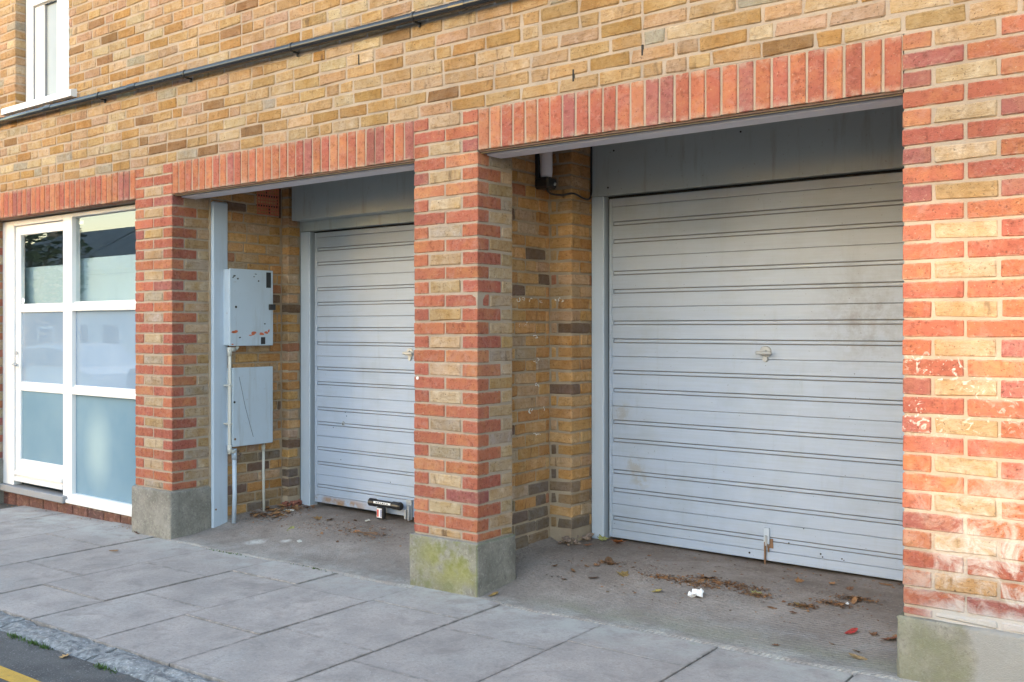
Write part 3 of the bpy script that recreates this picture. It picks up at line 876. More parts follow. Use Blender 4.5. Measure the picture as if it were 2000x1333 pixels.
# ------------------------------------------------------------------ recess side walls
def side_wall(name_label, XF, X_back, y0, y1, pier_x, py1, zlo, stain):
    """wall running into the recess whose face looks toward +X, ending in a small pier"""
    t = thing('brick_wall', name_label, 'brick wall', (XF - 0.05, (y0 + y1) / 2, zlo), 'yellow brick side walls of the garage recesses')
    g = Geo()
    g.box(X_back, XF - 0.008, y0 - 0.012, y1 + 0.02, zlo - 0.1, 2.752)
    g.box(X_back + 0.02, pier_x - 0.009, y1 + 0.004, py1, zlo - 0.1, 2.7515)
    g.build('mortar', M['mortar_side'], t)
    k0 = 5
    for k in range(k0, -33, -1):
        zb = J0 + 0.075 * k + 0.005; zt = zb + 0.065
        if zt < zlo + 0.03: break
        zb = max(zb, zlo - 0.03)
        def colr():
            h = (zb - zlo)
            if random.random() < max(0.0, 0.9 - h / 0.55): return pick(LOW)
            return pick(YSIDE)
        y = y0 - random.choice((0.0, 0.1125, 0.05, 0.16))
        if k % 2: y = y0 - 0.1125 - random.choice((0, 0.03))
        else: y = y0 - random.choice((0, 0.03))
        while y < y1 - 0.012:
            L = random.choices((0.215, 0.1025), (6, 1.5))[0]
            a, b_ = max(y, y0), min(y + L, y1 - 0.014)
            y += L + 0.01
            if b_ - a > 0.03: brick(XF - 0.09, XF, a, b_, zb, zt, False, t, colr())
        # pier
        if zb < zlo + 0.06: continue
        w = pier_x - XF
        if k % 2:
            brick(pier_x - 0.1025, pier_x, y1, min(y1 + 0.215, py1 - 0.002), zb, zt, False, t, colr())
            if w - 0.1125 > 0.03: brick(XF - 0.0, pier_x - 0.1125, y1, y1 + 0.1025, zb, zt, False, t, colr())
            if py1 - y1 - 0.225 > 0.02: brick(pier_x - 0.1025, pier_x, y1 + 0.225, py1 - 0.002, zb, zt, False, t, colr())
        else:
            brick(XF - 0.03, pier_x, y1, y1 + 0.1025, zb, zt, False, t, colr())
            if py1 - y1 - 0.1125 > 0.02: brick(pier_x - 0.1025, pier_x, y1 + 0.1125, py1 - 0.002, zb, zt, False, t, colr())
    return t
SW_R = side_wall('yellow brick side wall with chalk marks between the middle pillar and the right garage door', 0.25, 0.12, 0.335, 1.026, 0.400, 1.283, 0.085, True)
SW_L = side_wall('yellow brick side wall carrying the two grey meter boxes beside the left garage door', -2.19, -2.42, 0.335, 1.026, -2.125, 1.155, 0.02, True)
# back side of the middle wall, seen only from the left
box('plain_back', 0.085, 0.118, 0.335, 1.16, -0.1, 2.75, M['mortar_side'], SW_R, 0.002)
sr = thing('brick_wall', 'brick return wall behind the right pillar', 'brick wall', (2.72, 0.8, 0.1))
g = Geo(); g.box(2.56, 2.80, 0.335, 1.6, -0.1, 2.75); g.build('mortar', M['mortar_side'], sr)
run = Geo()
for k in range(4, -30, -1):
    zb = J0 + 0.075 * k + 0.005
    y = 0.34 - (0.1125 if k % 2 else 0)
    while y < 1.25:
        a, b_ = max(y, 0.34), min(y + 0.215, 1.27)
        y += 0.225
        if b_ - a > 0.03: brick(2.55, 2.64, a, b_, zb, zb + 0.065, False, sr, pick(YSIDE), run)
tag(run.build('brick_run', M['yel_a'], sr, tint=True), kind='stuff')

# crumbled mortar at the feet of the piers
def rubble(cx, cy, w, d, h, n, m, label):
    g = Geo()
    for _ in range(n):
        s = random.uniform(0.008, 0.026)
        vs, fs = cham_geom(s * random.uniform(0.8, 1.6), s, s * random.uniform(0.5, 1.0), s * 0.25, s * 0.12)
        R = Matrix.Rotation(random.uniform(0, 6.3), 3, 'Z') @ Matrix.Rotation(random.uniform(-0.5, 0.5), 3, 'X')
        x = cx + random.uniform(-w, w); y = cy + random.uniform(-d, d)
        g.add(vs, fs, (x, y, gz(x, y) + 0.006 + random.uniform(0, h)), (1, 1, 1), R)
    return tag(g.build('rubble', m), label, 'rubble', None, 'stuff')
rubble(0.39, 1.11, 0.05, 0.16, 0.030, 60, M['debris'], 'crumbled mortar and brick at the foot of the small pier by the right door')
rubble(-2.12, 1.07, 0.04, 0.09, 0.035, 50, M['redsill'], 'crumbled red brick at the foot of the pier by the left door')

# ------------------------------------------------------------------ recess ceiling and back
def block(name, x0, x1, y0, y1, z0, z1, m, label):
    return tag(box(name, x0, x1, y0, y1, z0, z1, m, None, 0.002), label, None, None, 'structure')
block('recess_ceiling', -8.0, 7.0, 0.201, 2.2, 2.7525, 2.85, M['ceiling'], 'ceiling over the garage recesses')
block('inner_back_wall', -2.18, 7.0, 1.75, 1.85, -0.2, 2.75, M['dark'], 'dark wall inside the garages')

# ------------------------------------------------------------------ garage doors
def garage_door(x0, x1, YF, zoff, zbot, ztop, label, grp):
    t = thing('garage_door', label, 'garage door', ((x0 + x1) / 2, YF, zbot), grp)
    box('backing', x0 + 0.004, x1 - 0.004, YF + 0.012, YF + 0.03, zbot + 0.004, ztop - 0.004, M['groove'], t, 0.002)
    box('gap_shade_board', x0 - 0.045, x1 + 0.03, YF + 0.036, YF + 0.046, zbot + 0.03, ztop + 0.045, M['dark'], t, 0.001)  # dark board added behind the door gaps to paint their shade
    gr = [z + zoff for z in (2.066, 1.956, 1.759, 1.646, 1.451, 1.340, 1.147, 1.034, 0.838, 0.725, 0.530, 0.417, 0.241)]
    st = 0.020
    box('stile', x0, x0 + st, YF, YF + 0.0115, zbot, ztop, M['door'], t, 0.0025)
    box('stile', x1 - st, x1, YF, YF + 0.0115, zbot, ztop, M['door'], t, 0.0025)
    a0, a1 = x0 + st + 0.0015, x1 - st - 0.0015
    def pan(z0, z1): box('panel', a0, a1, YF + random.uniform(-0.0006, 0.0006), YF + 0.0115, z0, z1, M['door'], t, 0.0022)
    hw = 0.0108
    zs = [ztop] + gr + [zbot]
    for i in range(len(zs) - 1):
        hi = zs[i] - (hw + 0.0028 if i else 0)
        lo = zs[i + 1] + (hw + 0.0028 if i + 1 < len(zs) - 1 else 0)
        if hi - lo > 0.13 or i in (0, len(zs) - 2):
            mid = (hi + lo) / 2 + (0.02 if i == 0 else 0)
            pan(mid + 0.0012, hi); pan(lo, mid - 0.0012)
        else:
            pan(lo, hi)
    for z in gr:
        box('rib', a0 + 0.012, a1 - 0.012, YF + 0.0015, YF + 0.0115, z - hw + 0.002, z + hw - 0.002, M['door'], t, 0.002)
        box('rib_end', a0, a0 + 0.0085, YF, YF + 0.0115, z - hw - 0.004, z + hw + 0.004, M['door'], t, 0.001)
    return t
DR = garage_door(0.512, 2.495, 1.283, 0.0, 0.121, 2.222, 'wide grey ribbed garage door on the right, with a bolt at its foot', 'grey garage doors')
DL = garage_door(-1.985, -0.03, 1.17, -0.041, 0.072, 2.155, 'narrow-looking grey ribbed garage door on the left, half hidden by the middle pillar', 'grey garage doors')

def handle(parent, x, YF, z):
    bm = bmesh.new()
    g = Geo()
    g.tube([(x, YF - 0.001, z), (x, YF - 0.007, z)], [0.034, 0.030], 18)
    h = g.build('handle_plate', M['metal'], parent, smooth=False)
    g = Geo()
    g.tube([(x, YF - 0.005, z), (x, YF - 0.030, z)], [0.014, 0.012], 12)
    g.add(*cham_geom(0.088, 0.015, 0.020, 0.006), (x, YF - 0.034, z - 0.004))
    g.build('handle_bar', M['metal'], parent)
    g = Geo()
    g.tube([(x, YF - 0.001, z - 0.040), (x, YF - 0.012, z - 0.040)], [0.017, 0.014], 12)
    g.build('lock_barrel', M['metal'], parent)
handle(DR, 1.492, 1.283, 1.286)
handle(DL, -1.012, 1.17, 1.243)
# bolt at the foot of the right door
box('bolt_plate', 1.484, 1.516, 1.271, 1.283, 0.215, 0.305, M['grey'], DR, 0.002)
box('hasp', 1.492, 1.506, 1.266, 1.272, 0.205, 0.262, M['metal'], DR, 0.002)
g = Geo(); g.tube([(1.492, 1.272, 0.225), (1.492, 1.272, 0.092)], 0.006, 8); g.build('bolt_rod', M['rust'], DR)
g = Geo(); g.tube([(1.505, 1.275, 0.23), (1.512, 1.275, 0.17)], 0.004, 8); g.build('bolt_pin', M['rust'], DR)
g = Geo()
g.add(*cham_geom(0.022, 0.004, 0.05, 0.001, 0.003), (1.523, 1.281, 0.218))
g.build('rust_patch', M['rust'], DR)
for x, z, s in ((1.79, 0.20, 0.005), (1.80, 0.185, 0.004), (1.90, 0.19, 0.004), (1.91, 0.184, 0.003), (1.40, 0.15, 0.006), (1.70, 0.325, 0.003), (1.62, 0.235, 0.004)):
    g = Geo(); g.tube([(x, 1.2835, z), (x, 1.2815, z)], s, 8); g.build('screw_hole', M['dark'], DR)
# keyhole and chips on the left door
g = Geo(); g.tube([(-1.675, 1.1705, 0.696), (-1.675, 1.166, 0.696)], [0.017, 0.014], 10); g.build('keyhole_plate', M['metal'], DL)
g = Geo(); g.tube([(-1.675, 1.1655, 0.692), (-1.675, 1.1645, 0.692)], 0.006, 8); g.build('keyhole', M['dark'], DL)
for x, z in ((-1.64, 0.755), (-1.655, 0.782), (-1.70, 0.42), (-1.20, 0.30), (-1.78, 0.66)):
    g = Geo(); g.tube([(x, 1.1706, z), (x, 1.1690, z)], 0.004, 6); g.build('screw_hole', M['dark'], DL)

# frames round the doors
def door_frame(px0, px1, YF, zb, zh, hx1, hz1, label, post_lab):
    t = thing('door_frame', label, 'door frame', ((px0 + hx1) / 2, YF, zb), 'grey garage door frames')
    box('post', px0, px1, YF, YF + 0.09, zb, zh, M['grey'], t, 0.005)
    box('post', hx1 - 0.08, hx1, YF, YF + 0.09, zb, zh, M['grey'], t, 0.005)
    return t
FR = door_frame(0.4025, 0.490, 1.255, 0.092, 2.2395, 2.548, 2.75, 'grey timber frame round the right garage door', '')
box('header_panel', 0.4025, 2.548, 1.2555, 1.33, 2.241, 2.751, M['header'], FR, 0.004)
for x, z in ((0.56, 2.515), (1.36, 2.53), (0.52, 2.29)):
    g = Geo(); g.tube([(x, 1.2560, z), (x, 1.2535, z)], 0.006, 8); g.build('screw_head', M['dark'], FR)
FL = door_frame(-2.122, -2.018, 1.150, 0.030, 2.168, 0.118, 2.75, 'grey timber frame round the left garage door', '')
box('head_rail', -2.122, 0.118, 1.140, 1.22, 2.1705, 2.30, M['header'], FL, 0.004)
box('header_panel', -2.085, 0.080, 1.020, 1.138, 2.246, 2.750, M['header'], FL, 0.004)

# ------------------------------------------------------------------ steel post beside the left pillar
cp = thing('steel_column', 'tall grey painted square steel column standing behind the left brick pillar', 'steel column', (-2.21, 0.40, 0))
box('shaft', -2.300, -2.176, 0.332, 0.476, gz(-2.2, 0.4) - 0.03, 2.3405, M['grey'], cp, 0.010)
for z, y in ((0.10, 0.36), (1.31, 0.47), (0.62, 0.472)):
    g = Geo(); g.tube([(-2.177, y, z), (-2.172, y, z)], [0.008, 0.006], 8); g.build('bolt_head', M['rust'], cp)

# ------------------------------------------------------------------ meter boxes
def meter(y0, y1, z0, z1, dep, label):
    XW = -2.187
    t = thing('meter_box', label, 'meter box', (XW, (y0 + y1) / 2, z0), 'grey meter boxes on the side wall')
    box('case', XW, XW + dep - 0.012, y0 + 0.004, y1 - 0.004, z0 + 0.004, z1 - 0.004, M['box'], t, 0.006)
    box('lid', XW + dep - 0.011, XW + dep, y0, y1, z0, z1, M['box'], t, 0.005)
    return t
MU = meter(0.425, 0.845, 1.287, 1.853, 0.088, 'upper grey meter box with black tape and orange paint traces')
ML = meter(0.455, 0.846, 0.550, 1.128, 0.085, 'lower grey meter box with a long diagonal scratch, under the other box')
XL = -2.187 + 0.088
box('tape', XL, XL + 0.0015, 0.775, 0.822, 1.722, 1.838, M['tape'], MU, 0.0004)
box('catch', XL - 0.004, XL + 0.012, 0.800, 0.862, 1.555, 1.598, M['black'], MU, 0.003)
box('tape', XL, XL + 0.0015, 0.722, 0.765, 1.297, 1.350, M['tape'], MU, 0.0004)
g = Geo(); g.tube([(XL, 0.482, 1.573), (XL + 0.003, 0.482, 1.573)], 0.009, 10); g.build('keyhole', M['dark'], MU)
def scrap(g, X, y, z, w, h):
    n = 9
    pts = []
    for i in range(n):
        a = 2 * math.pi * i / n
        k = random.uniform(0.55, 1.1)
        pts.append((y + w * k * math.cos(a), z + h * k * math.sin(a)))
    vs = [(X + 0.0012, p[0], p[1]) for p in pts] + [(X - 0.001, p[0], p[1]) for p in pts]
    fs = [tuple(range(n)), tuple(range(2 * n - 1, n - 1, -1))] + [(i, n + i, n + (i + 1) % n, (i + 1) % n) for i in range(n)]
    g.add(vs, fs)
g = Geo()
for y, z, w, h in ((0.475, 1.392, 0.036, 0.013), (0.455, 1.388, 0.018, 0.007), (0.645, 1.378, 0.024, 0.015), (0.665, 1.385, 0.018, 0.010), (0.728, 1.376, 0.030, 0.012), (0.775, 1.385, 0.022, 0.012), (0.80, 1.395, 0.010, 0.016), (0.62, 1.365, 0.02, 0.005), (0.45, 1.300, 0.012, 0.006)):
    g = Geo(); scrap(g, XL, y, z, w, h)
    g.build('orange_paint', M['orange'], MU)
g = Geo()
for y, z in ((0.46, 1.795), (0.47, 1.80), (0.455, 1.788), (0.50, 1.78), (0.655, 1.80), (0.70, 1.77), (0.67, 1.82), (0.52, 1.35), (0.76, 1.45)):
    g = Geo(); scrap(g, XL - 0.0006, y, z, random.uniform(0.006, 0.016), random.uniform(0.003, 0.008))
    g.build('scuff', M['tape'], MU)
XL2 = -2.187 + 0.085
g = Geo()
g.tube([(XL2 + 0.0003, 0.515, 1.060), (XL2 + 0.0003, 0.575, 0.83), (XL2 + 0.0003, 0.650, 0.610)], 0.0013, 6)
g.build('scratch', M['tape'], ML)
for y, z in ((0.47, 0.877), (0.476, 0.606)):
    g = Geo(); g.tube([(XL2, y, z), (XL2 + 0.003, y, z)], 0.009, 10); g.build('keyhole', M['dark'] if z > 0.7 else M['rust'], ML)

# ------------------------------------------------------------------ conduits
c1 = thing('conduit_pipe', 'pale painted conduit running down beside the lower meter box', 'conduit', (-2.13, 0.45, 0.5), 'conduits below the meter boxes')
g = Geo()
XC = -2.118
g.tube([(XC, 0.515, 1.283), (XC, 0.505, 1.268), (XC, 0.470, 1.263), (XC, 0.4395, 1.262), (XC, 0.4385, 1.22), (XC, 0.4385, 0.54), (XC, 0.4400, 0.52)], 0.0125, 10)
g.build('pipe', M['pipe_white'], c1, smooth=True)
for p, q, r in (((XC, 0.425, 1.262), (XC, 0.490, 1.262), 0.0165), ((XC, 0.4385, 1.275), (XC, 0.4385, 1.215), 0.0165), ((XC, 0.4385, 0.565), (XC, 0.4390, 0.502), 0.0165), ((XC, 0.430, 0.516), (XC, 0.495, 0.516), 0.015)):
    g = Geo(); g.tube([p, q], r, 12)
    g.build('elbow', M['pipe_white'], c1, smooth=True)
for z in (0.72, 1.0):
    box('clip', XC - 0.05, XC + 0.014, 0.422, 0.455, z - 0.006, z + 0.006, M['pipe_white'], c1, 0.002)
c2 = thing('conduit_pipe', 'thick grey conduit going from the lower meter box into the ground', 'conduit', (-2.13, 0.50, 0), 'conduits below the meter boxes')
g = Geo(); g.tube([(-2.125, 0.488, 0.515), (-2.125, 0.492, 0.20), (-2.122, 0.482, -0.01)], 0.0165, 12); g.build('pipe', M['grey'], c2, smooth=True)
g = Geo(); g.tube([(-2.125, 0.488, 0.535), (-2.125, 0.488, 0.455)], 0.0195, 12); g.build('collar', M['grey'], c2, smooth=True)
c3 = thing('conduit_pipe', 'thin pale conduit from the right half of the lower meter box to the ground', 'conduit', (-2.15, 0.79, 0), 'conduits below the meter boxes')
g = Geo(); g.tube([(-2.150, 0.792, 0.56), (-2.150, 0.792, 0.30), (-2.148, 0.797, -0.01)], 0.011, 10); g.build('pipe', M['pipe_white'], c3, smooth=True)
g = Geo(); g.tube([(-2.150, 0.792, 0.535), (-2.150, 0.792, 0.490)], 0.014, 10); g.build('collar', M['pipe_white'], c3, smooth=True)
g = Geo()
for i in range(12):
    s = random.uniform(0.012, 0.022)
    g.add(*cham_geom(s, s, s, s * 0.3, s * 0.15), (-2.175 + random.uniform(0, 0.02), 0.56 + random.uniform(-0.025, 0.025), 0.47 + random.uniform(-0.05, 0.04)))
g.build('foam_lump', M['debris'], SW_L)

# ------------------------------------------------------------------ air brick
ab = thing('air_brick', 'red terracotta air brick with square holes high on the left side wall', 'air brick', (-2.18, 0.87, 2.29))
y0, y1, z0, z1 = 0.765, 0.985, 2.285, 2.50
box('back_plate', -2.215, -2.196, y0, y1, z0, z1, M['dark'], ab, 0.001)
g = Geo()
nh, nv = 8, 8
for i in range(nh + 1):
    y = y0 + 0.006 + (y1 - y0 - 0.012) * i / nh
    g.box(-2.195, -2.188, y - 0.0042, y + 0.0042, z0 + 0.0005, z1 - 0.0005, 0.001)
for j in range(nv + 1):
    z = z0 + 0.006 + (z1 - z0 - 0.012) * j / nv
    g.box(-2.1945, -2.1885, y0, y1, z - 0.0045, z + 0.0045, 0.001)
g.build('lattice', M['terracotta'], ab)
box('dark_gap_strip', -2.197, -2.188, 0.988, 1.006, 2.27, 2.50, M['rusty'], ab, 0.001)  # strip coloured dark for the shade in the open gap here

# ------------------------------------------------------------------ camera on the side wall
sc = thing('security_camera', 'black and grey wall camera with a trailing black cable, under the right lintel', 'camera', (0.27, 0.95, 2.30))
box('bracket', 0.247, 0.275, 0.845, 0.905, 2.290, 2.60, M['black'], sc, 0.004)
box('base', 0.247, 0.345, 0.840, 0.945, 2.262, 2.330, M['black'], sc, 0.010)
g = Geo()
n = 14
for i in range(1):
    pts = [(0.305, 0.885, 2.332), (0.305, 0.885, 2.36), (0.303, 0.880, 2.60)]
    g.tube(pts, [0.034, 0.038, 0.042], 16)
g.build('body', M['soffit'], sc, smooth=True)
g = Geo(); g.tube([(0.345, 0.915, 2.292), (0.351, 0.916, 2.291)], [0.012, 0.010], 12); g.build('lens', M['metal'], sc)
g = Geo()
cab = [(0.30, 0.90, 2.262), (0.31, 0.93, 2.238), (0.35, 0.985, 2.232), (0.405, 1.015, 2.240), (0.410, 1.07, 2.236), (0.412, 1.15, 2.220), (0.411, 1.215, 2.225), (0.409, 1.242, 2.262), (0.408, 1.247, 2.34), (0.408, 1.246, 2.60)]
fine = []
for i in range(len(cab) - 1):
    for s in range(4):
        t_ = s / 4
        p0, p1 = Vector(cab[max(i - 1, 0)]), Vector(cab[i]); p2, p3 = Vector(cab[i + 1]), Vector(cab[min(i + 2, len(cab) - 1)])
        fine.append(0.5 * ((2 * p1) + (p2 - p0) * t_ + (2 * p0 - 5 * p1 + 4 * p2 - p3) * t_ * t_ + (3 * p1 - p0 - 3 * p2 + p3) * t_ ** 3))
fine.append(Vector(cab[-1]))
g.tube(fine, 0.0065, 8)
g.build('cable', M['black'], sc, smooth=True)

# ------------------------------------------------------------------ lock on the left door
lk = thing('door_lock', 'black tubular security lock with padlock fitted at the foot of the left garage door', 'lock', (-1.17, 1.12, 0.07))
YL = 1.105
g = Geo(); g.tube([(-1.336, YL, 0.151), (-1.040, YL, 0.151)], 0.024, 16); g.build('bar', M['black'], lk, smooth=False)
for x in (-1.333, -1.045):
    g = Geo(); g.tube([(x - 0.006, YL, 0.151), (x + 0.046 if x < -1.2 else x - 0.07, YL, 0.151)], 0.029, 16)
    g.build('end_cap', M['black'], lk, smooth=False)
box('label_band', -1.286, -1.125, YL - 0.0265, YL - 0.020, 0.151, 0.166, M['paper'], lk, 0.0005)
for i, (a, b_) in enumerate(((-1.262, -1.250), (-1.244, -1.229), (-1.222, -1.211), (-1.204, -1.186), (-1.180, -1.168), (-1.160, -1.146))):
    box('print', a, b_, YL - 0.0269, YL - 0.0262, 0.155, 0.162, M['tape'], lk, 0.0002)
box('padlock', -1.268, -1.196, YL - 0.016, YL + 0.016, 0.040, 0.125, M['black'], lk, 0.006)
box('padlock_label', -1.259, -1.212, YL - 0.0185, YL - 0.0162, 0.050, 0.118, M['paper'], lk, 0.0005)
box('label_print', -1.256, -1.240, YL - 0.0193, YL - 0.0186, 0.056, 0.108, M['label_red'], lk, 0.0002)
box('label_print', -1.222, -1.214, YL - 0.0193, YL - 0.0186, 0.056, 0.110, M['label_blue'], lk, 0.0002)
box('hasp', -1.036, -0.985, 1.150, 1.168, 0.055, 0.195, M['metal'], lk, 0.003)
box('staple', -1.030, -1.012, 1.120, 1.150, 0.060, 0.125, M['metal'], lk, 0.003)
box('staple', -1.002, -0.990, 1.125, 1.150, 0.050, 0.160, M['metal'], lk, 0.003)

# ------------------------------------------------------------------ black pipe on the wall
pp = thing('drain_pipe', 'long black pipe running level along the upper brick wall', 'pipe', (-1.9, -0.05, 3.14))
g = Geo()
g.tube([(-5.28, -0.05, 3.180), (-4.0, -0.05, 3.172), (-2.4, -0.05, 3.157), (-0.9, -0.05, 3.142), (0.6, -0.05, 3.126), (4.08, -0.05, 3.09)], 0.0262, 20)
g.build('pipe', M['blackpipe'], pp, smooth=True)
for x in (-4.76, -3.03, -1.99, -0.93, 0.045, 1.05, 2.0, 3.0):
    z = 3.142 - 0.0104 * (x + 0.9)
    g = Geo()
    g.tube([(x - 0.008, -0.05, z), (x + 0.008, -0.05, z)], 0.0295, 20)
    g.add(*cham_geom(0.014, 0.048, 0.012, 0.003), (x, -0.020, z - 0.026))
    g.add(*cham_geom(0.012, 0.014, 0.026, 0.003), (x, -0.008, z - 0.036))
    g.build('clip', M['black'], pp)
for x in (-2.60, -3.75, 0.35):
    z = 3.142 - 0.0104 * (x + 0.9)
    g = Geo(); g.tube([(x - 0.05, -0.05, z + 0.0003), (x + 0.05, -0.05, z - 0.0007)], 0.0285, 20)
    g.build('coupling', M['blackpipe'], pp, smooth=False)

# ------------------------------------------------------------------ upper window
win = thing('upper_window', 'narrow white framed window with a white sill, high at the left', 'window', (-3.96, 0.1, 3.26))
YW = 0.090
def frame_box(nm, x0, x1, z0, z1, y0=YW, y1=YW + 0.07, par=win, bev=0.004): return box(nm, x0, x1, y0, y1, z0, z1, M['white'], par, bev)
frame_box('frame', HX0 + 0.004, HX0 + 0.115, 3.30, 4.66)
frame_box('frame', HX1 - 0.330, HX1 - 0.004, 3.30, 4.66)
frame_box('frame', HX0 + 0.1155, HX1 - 0.3305, 3.300, 3.330)
frame_box('frame', HX0 + 0.1155, HX1 - 0.3305, 4.125, 4.30)
frame_box('casement', HX0 + 0.120, HX0 + 0.258, 3.333, 4.122, YW + 0.022, YW + 0.068)
box('shade_line', HX0 + 0.2585, HX0 + 0.2665, YW + 0.030, YW + 0.05, 3.332, 4.122, M['bluegrey'], win, 0.001)  # grey strips paint the shading lines between frame, casement and pane
box('shade_line', HX0 + 0.1155, HX0 + 0.1195, YW + 0.010, YW + 0.05, 3.332, 4.122, M['bluegrey'], win, 0.001)
box('shade_line', HX0 + 0.120, HX1 - 0.332, YW + 0.018, YW + 0.0215, 4.112, 4.123, M['bluegrey'], win, 0.001)
gp = box('pane', HX0 + 0.267, HX1 - 0.333, YW + 0.045, YW + 0.051, 3.331, 4.123, M['netglass'], win, 0.0005)
box('pane', HX0 + 0.1165, HX1 - 0.3315, YW + 0.045, YW + 0.051, 4.302, 4.655, M['glass'], win, 0.0005)
g = Geo()
sx0, sx1 = -4.505, -3.425
prof = [(-0.055, 3.222), (-0.055, 3.268), (-0.045, 3.276), (0.088, 3.300), (0.088, 3.236), (-0.030, 3.218)]
n = len(prof)
vs = [(sx0, p[0], p[1]) for p in prof] + [(sx1, p[0], p[1]) for p in prof]
fs = [tuple(range(n)), tuple(range(2 * n - 1, n - 1, -1))] + [(i, n + i, n + (i + 1) % n, (i + 1) % n) for i in range(n)]
g.add(vs, fs); g.build('sill', M['white_sill'], win)
# white filler edge where the frame meets the brick reveal on the right, ragged
g = Geo()
z = 3.29
while z < 4.6:
    h = random.uniform(0.02, 0.06)
    g.box(HX1 - 0.030, HX1 + random.uniform(0.000, 0.010), -0.0035 - random.uniform(0, 0.002), 0.088, z, z + h - 0.001, 0.002)
    z += h
g.build('paint_edge', M['white_sill'], win)
box('room_back', HX0, HX1, 0.55, 0.56, 3.2, 4.66, M['room'], win, 0.001)
box('curtain', HX0 + 0.01, HX1 - 0.02, 0.175, 0.185, 3.2, 4.66, M['white'], win, 0.001)

# ------------------------------------------------------------------ white glazed door with side light
gd = thing('glazed_door', 'white framed glazed door with a tall frosted side window, left of the brick pillars', 'door', (-3.75, 0.14, 0.03))
YD = 0.140
def wf(nm, x0, x1, z0, z1, y0=YD, y1=YD + 0.08, bev=0.004, par=gd): return box(nm, x0, x1, y0, y1, z0, z1, M['white'], par, bev)
ZS = 0.050
wf('frame', -4.856, -4.665, ZS, 2.350)                      # left jamb
wf('frame', -3.868, -3.735, -0.004, 2.350)                  # mullion
wf('frame', -4.6645, -3.8685, 2.305, 2.350)                 # head over door
wf('frame', -3.7345, -2.655, 2.318, 2.350)                  # head over side light
# door leaf, set a little back
YLf = YD + 0.020
leaf_x0, leaf_x1 = -4.662, -3.871
def lf(nm, x0, x1, z0, z1, y0=YLf, y1=YLf + 0.045): return box(nm, x0, x1, y0, y1, z0, z1, M['white'], gd, 0.004)
lf('stile', leaf_x0, -4.588, 0.085, 2.300)
lf('stile', -3.900, leaf_x1, 0.085, 2.300)
lf('rail', -4.5875, -3.9005, 2.222, 2.300)
lf('rail', -4.5875, -3.9005, 1.553, 1.612)
lf('rail', -4.5875, -3.9005, 0.875, 0.940)
lf('rail', -4.5875, -3.9005, 0.085, 0.270)
box('weather_bar', -4.64, -3.885, YLf - 0.030, YLf - 0.001, 0.145, 0.180, M['white'], gd, 0.006)
box('weather_bar', -4.655, -3.875, YLf - 0.026, YLf - 0.001, 0.088, 0.125, M['white'], gd, 0.006)
for z0, z1, m in ((1.6125, 2.2215, 'glass'), (0.9405, 1.5525, 'frost'), (0.2705, 0.8745, 'frost_low')):
    box('pane', -4.5875, -3.9005, YLf + 0.018, YLf + 0.024, z0, z1, M[m], gd, 0.0005)
for z in (1.612, 0.940, 0.270):                              # glazing beads
    box('bead', -4.586, -3.902, YLf + 0.004, YLf + 0.0165, z + 0.001, z + 0.014, M['white'], gd, 0.003)
# side light
wf('rail', -3.7345, -2.655, 1.556, 1.618)
wf('rail', -3.7345, -2.655, 0.880, 0.940)
wf('rail', -3.7345, -2.655, 0.025, 0.075)
wf('sill_rail', -3.80, -2.655, -0.004, 0.024, YD - 0.02, YD + 0.08)
for z0, z1, m in ((1.6185, 2.3175, 'glass'), (0.9405, 1.5555, 'frost'), (0.0755, 0.8795, 'frost_low')):
    box('pane', -3.7345, -2.6555, YD + 0.038, YD + 0.044, z0, z1, M[m], gd, 0.0005)
for z in (1.618, 0.940):
    box('bead', -3.733, -2.657, YD + 0.020, YD + 0.0365, z + 0.001, z + 0.014, M['white'], gd, 0.003)
# threshold, furniture
box('threshold', -4.87, -3.80, YD - 0.045, YD + 0.08, -0.008, 0.049, M['bluegrey'], gd, 0.006)
hp = box('handle_plate', -4.650, -4.618, YLf - 0.006, YLf - 0.0005, 1.055, 1.225, M['white'], gd, 0.003)
g = Geo(); g.tube([(-4.634, YLf - 0.006, 1.103), (-4.634, YLf - 0.05, 1.103), (-4.615, YLf - 0.056, 1.103), (-4.545, YLf - 0.056, 1.101)], 0.0085, 10); g.build('lever', M['metal'], gd, smooth=True)
g = Geo(); g.tube([(-4.634, YLf - 0.002, 1.200), (-4.634, YLf - 0.012, 1.200)], 0.017, 12); g.build('lock_barrel', M['metal'], gd)
g = Geo(); g.tube([(-4.572, YLf + 0.016, 1.655), (-4.572, YLf + 0.0185, 1.655)], 0.026, 16); g.build('alarm_sticker', M['paper'], gd)
box('alarm_sensor', -3.71, -3.65, YD + 0.048, YD + 0.06, 2.26, 2.29, M['paper'], gd, 0.003)
# course of red sill bricks under the frame
rs = thing('sill_course', 'low red brick course under the white glazed door frame', 'brick sill', (-3.75, 0.16, -0.05))
g = Geo(); g.box(-4.86, -2.66, 0.155, 0.22, -0.20, -0.010); g.build('mortar', M['mortar_side'], rs)
x = -4.855
while x < -2.68:
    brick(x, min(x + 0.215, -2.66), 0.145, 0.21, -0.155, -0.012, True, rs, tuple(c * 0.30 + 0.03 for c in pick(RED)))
    x += 0.225
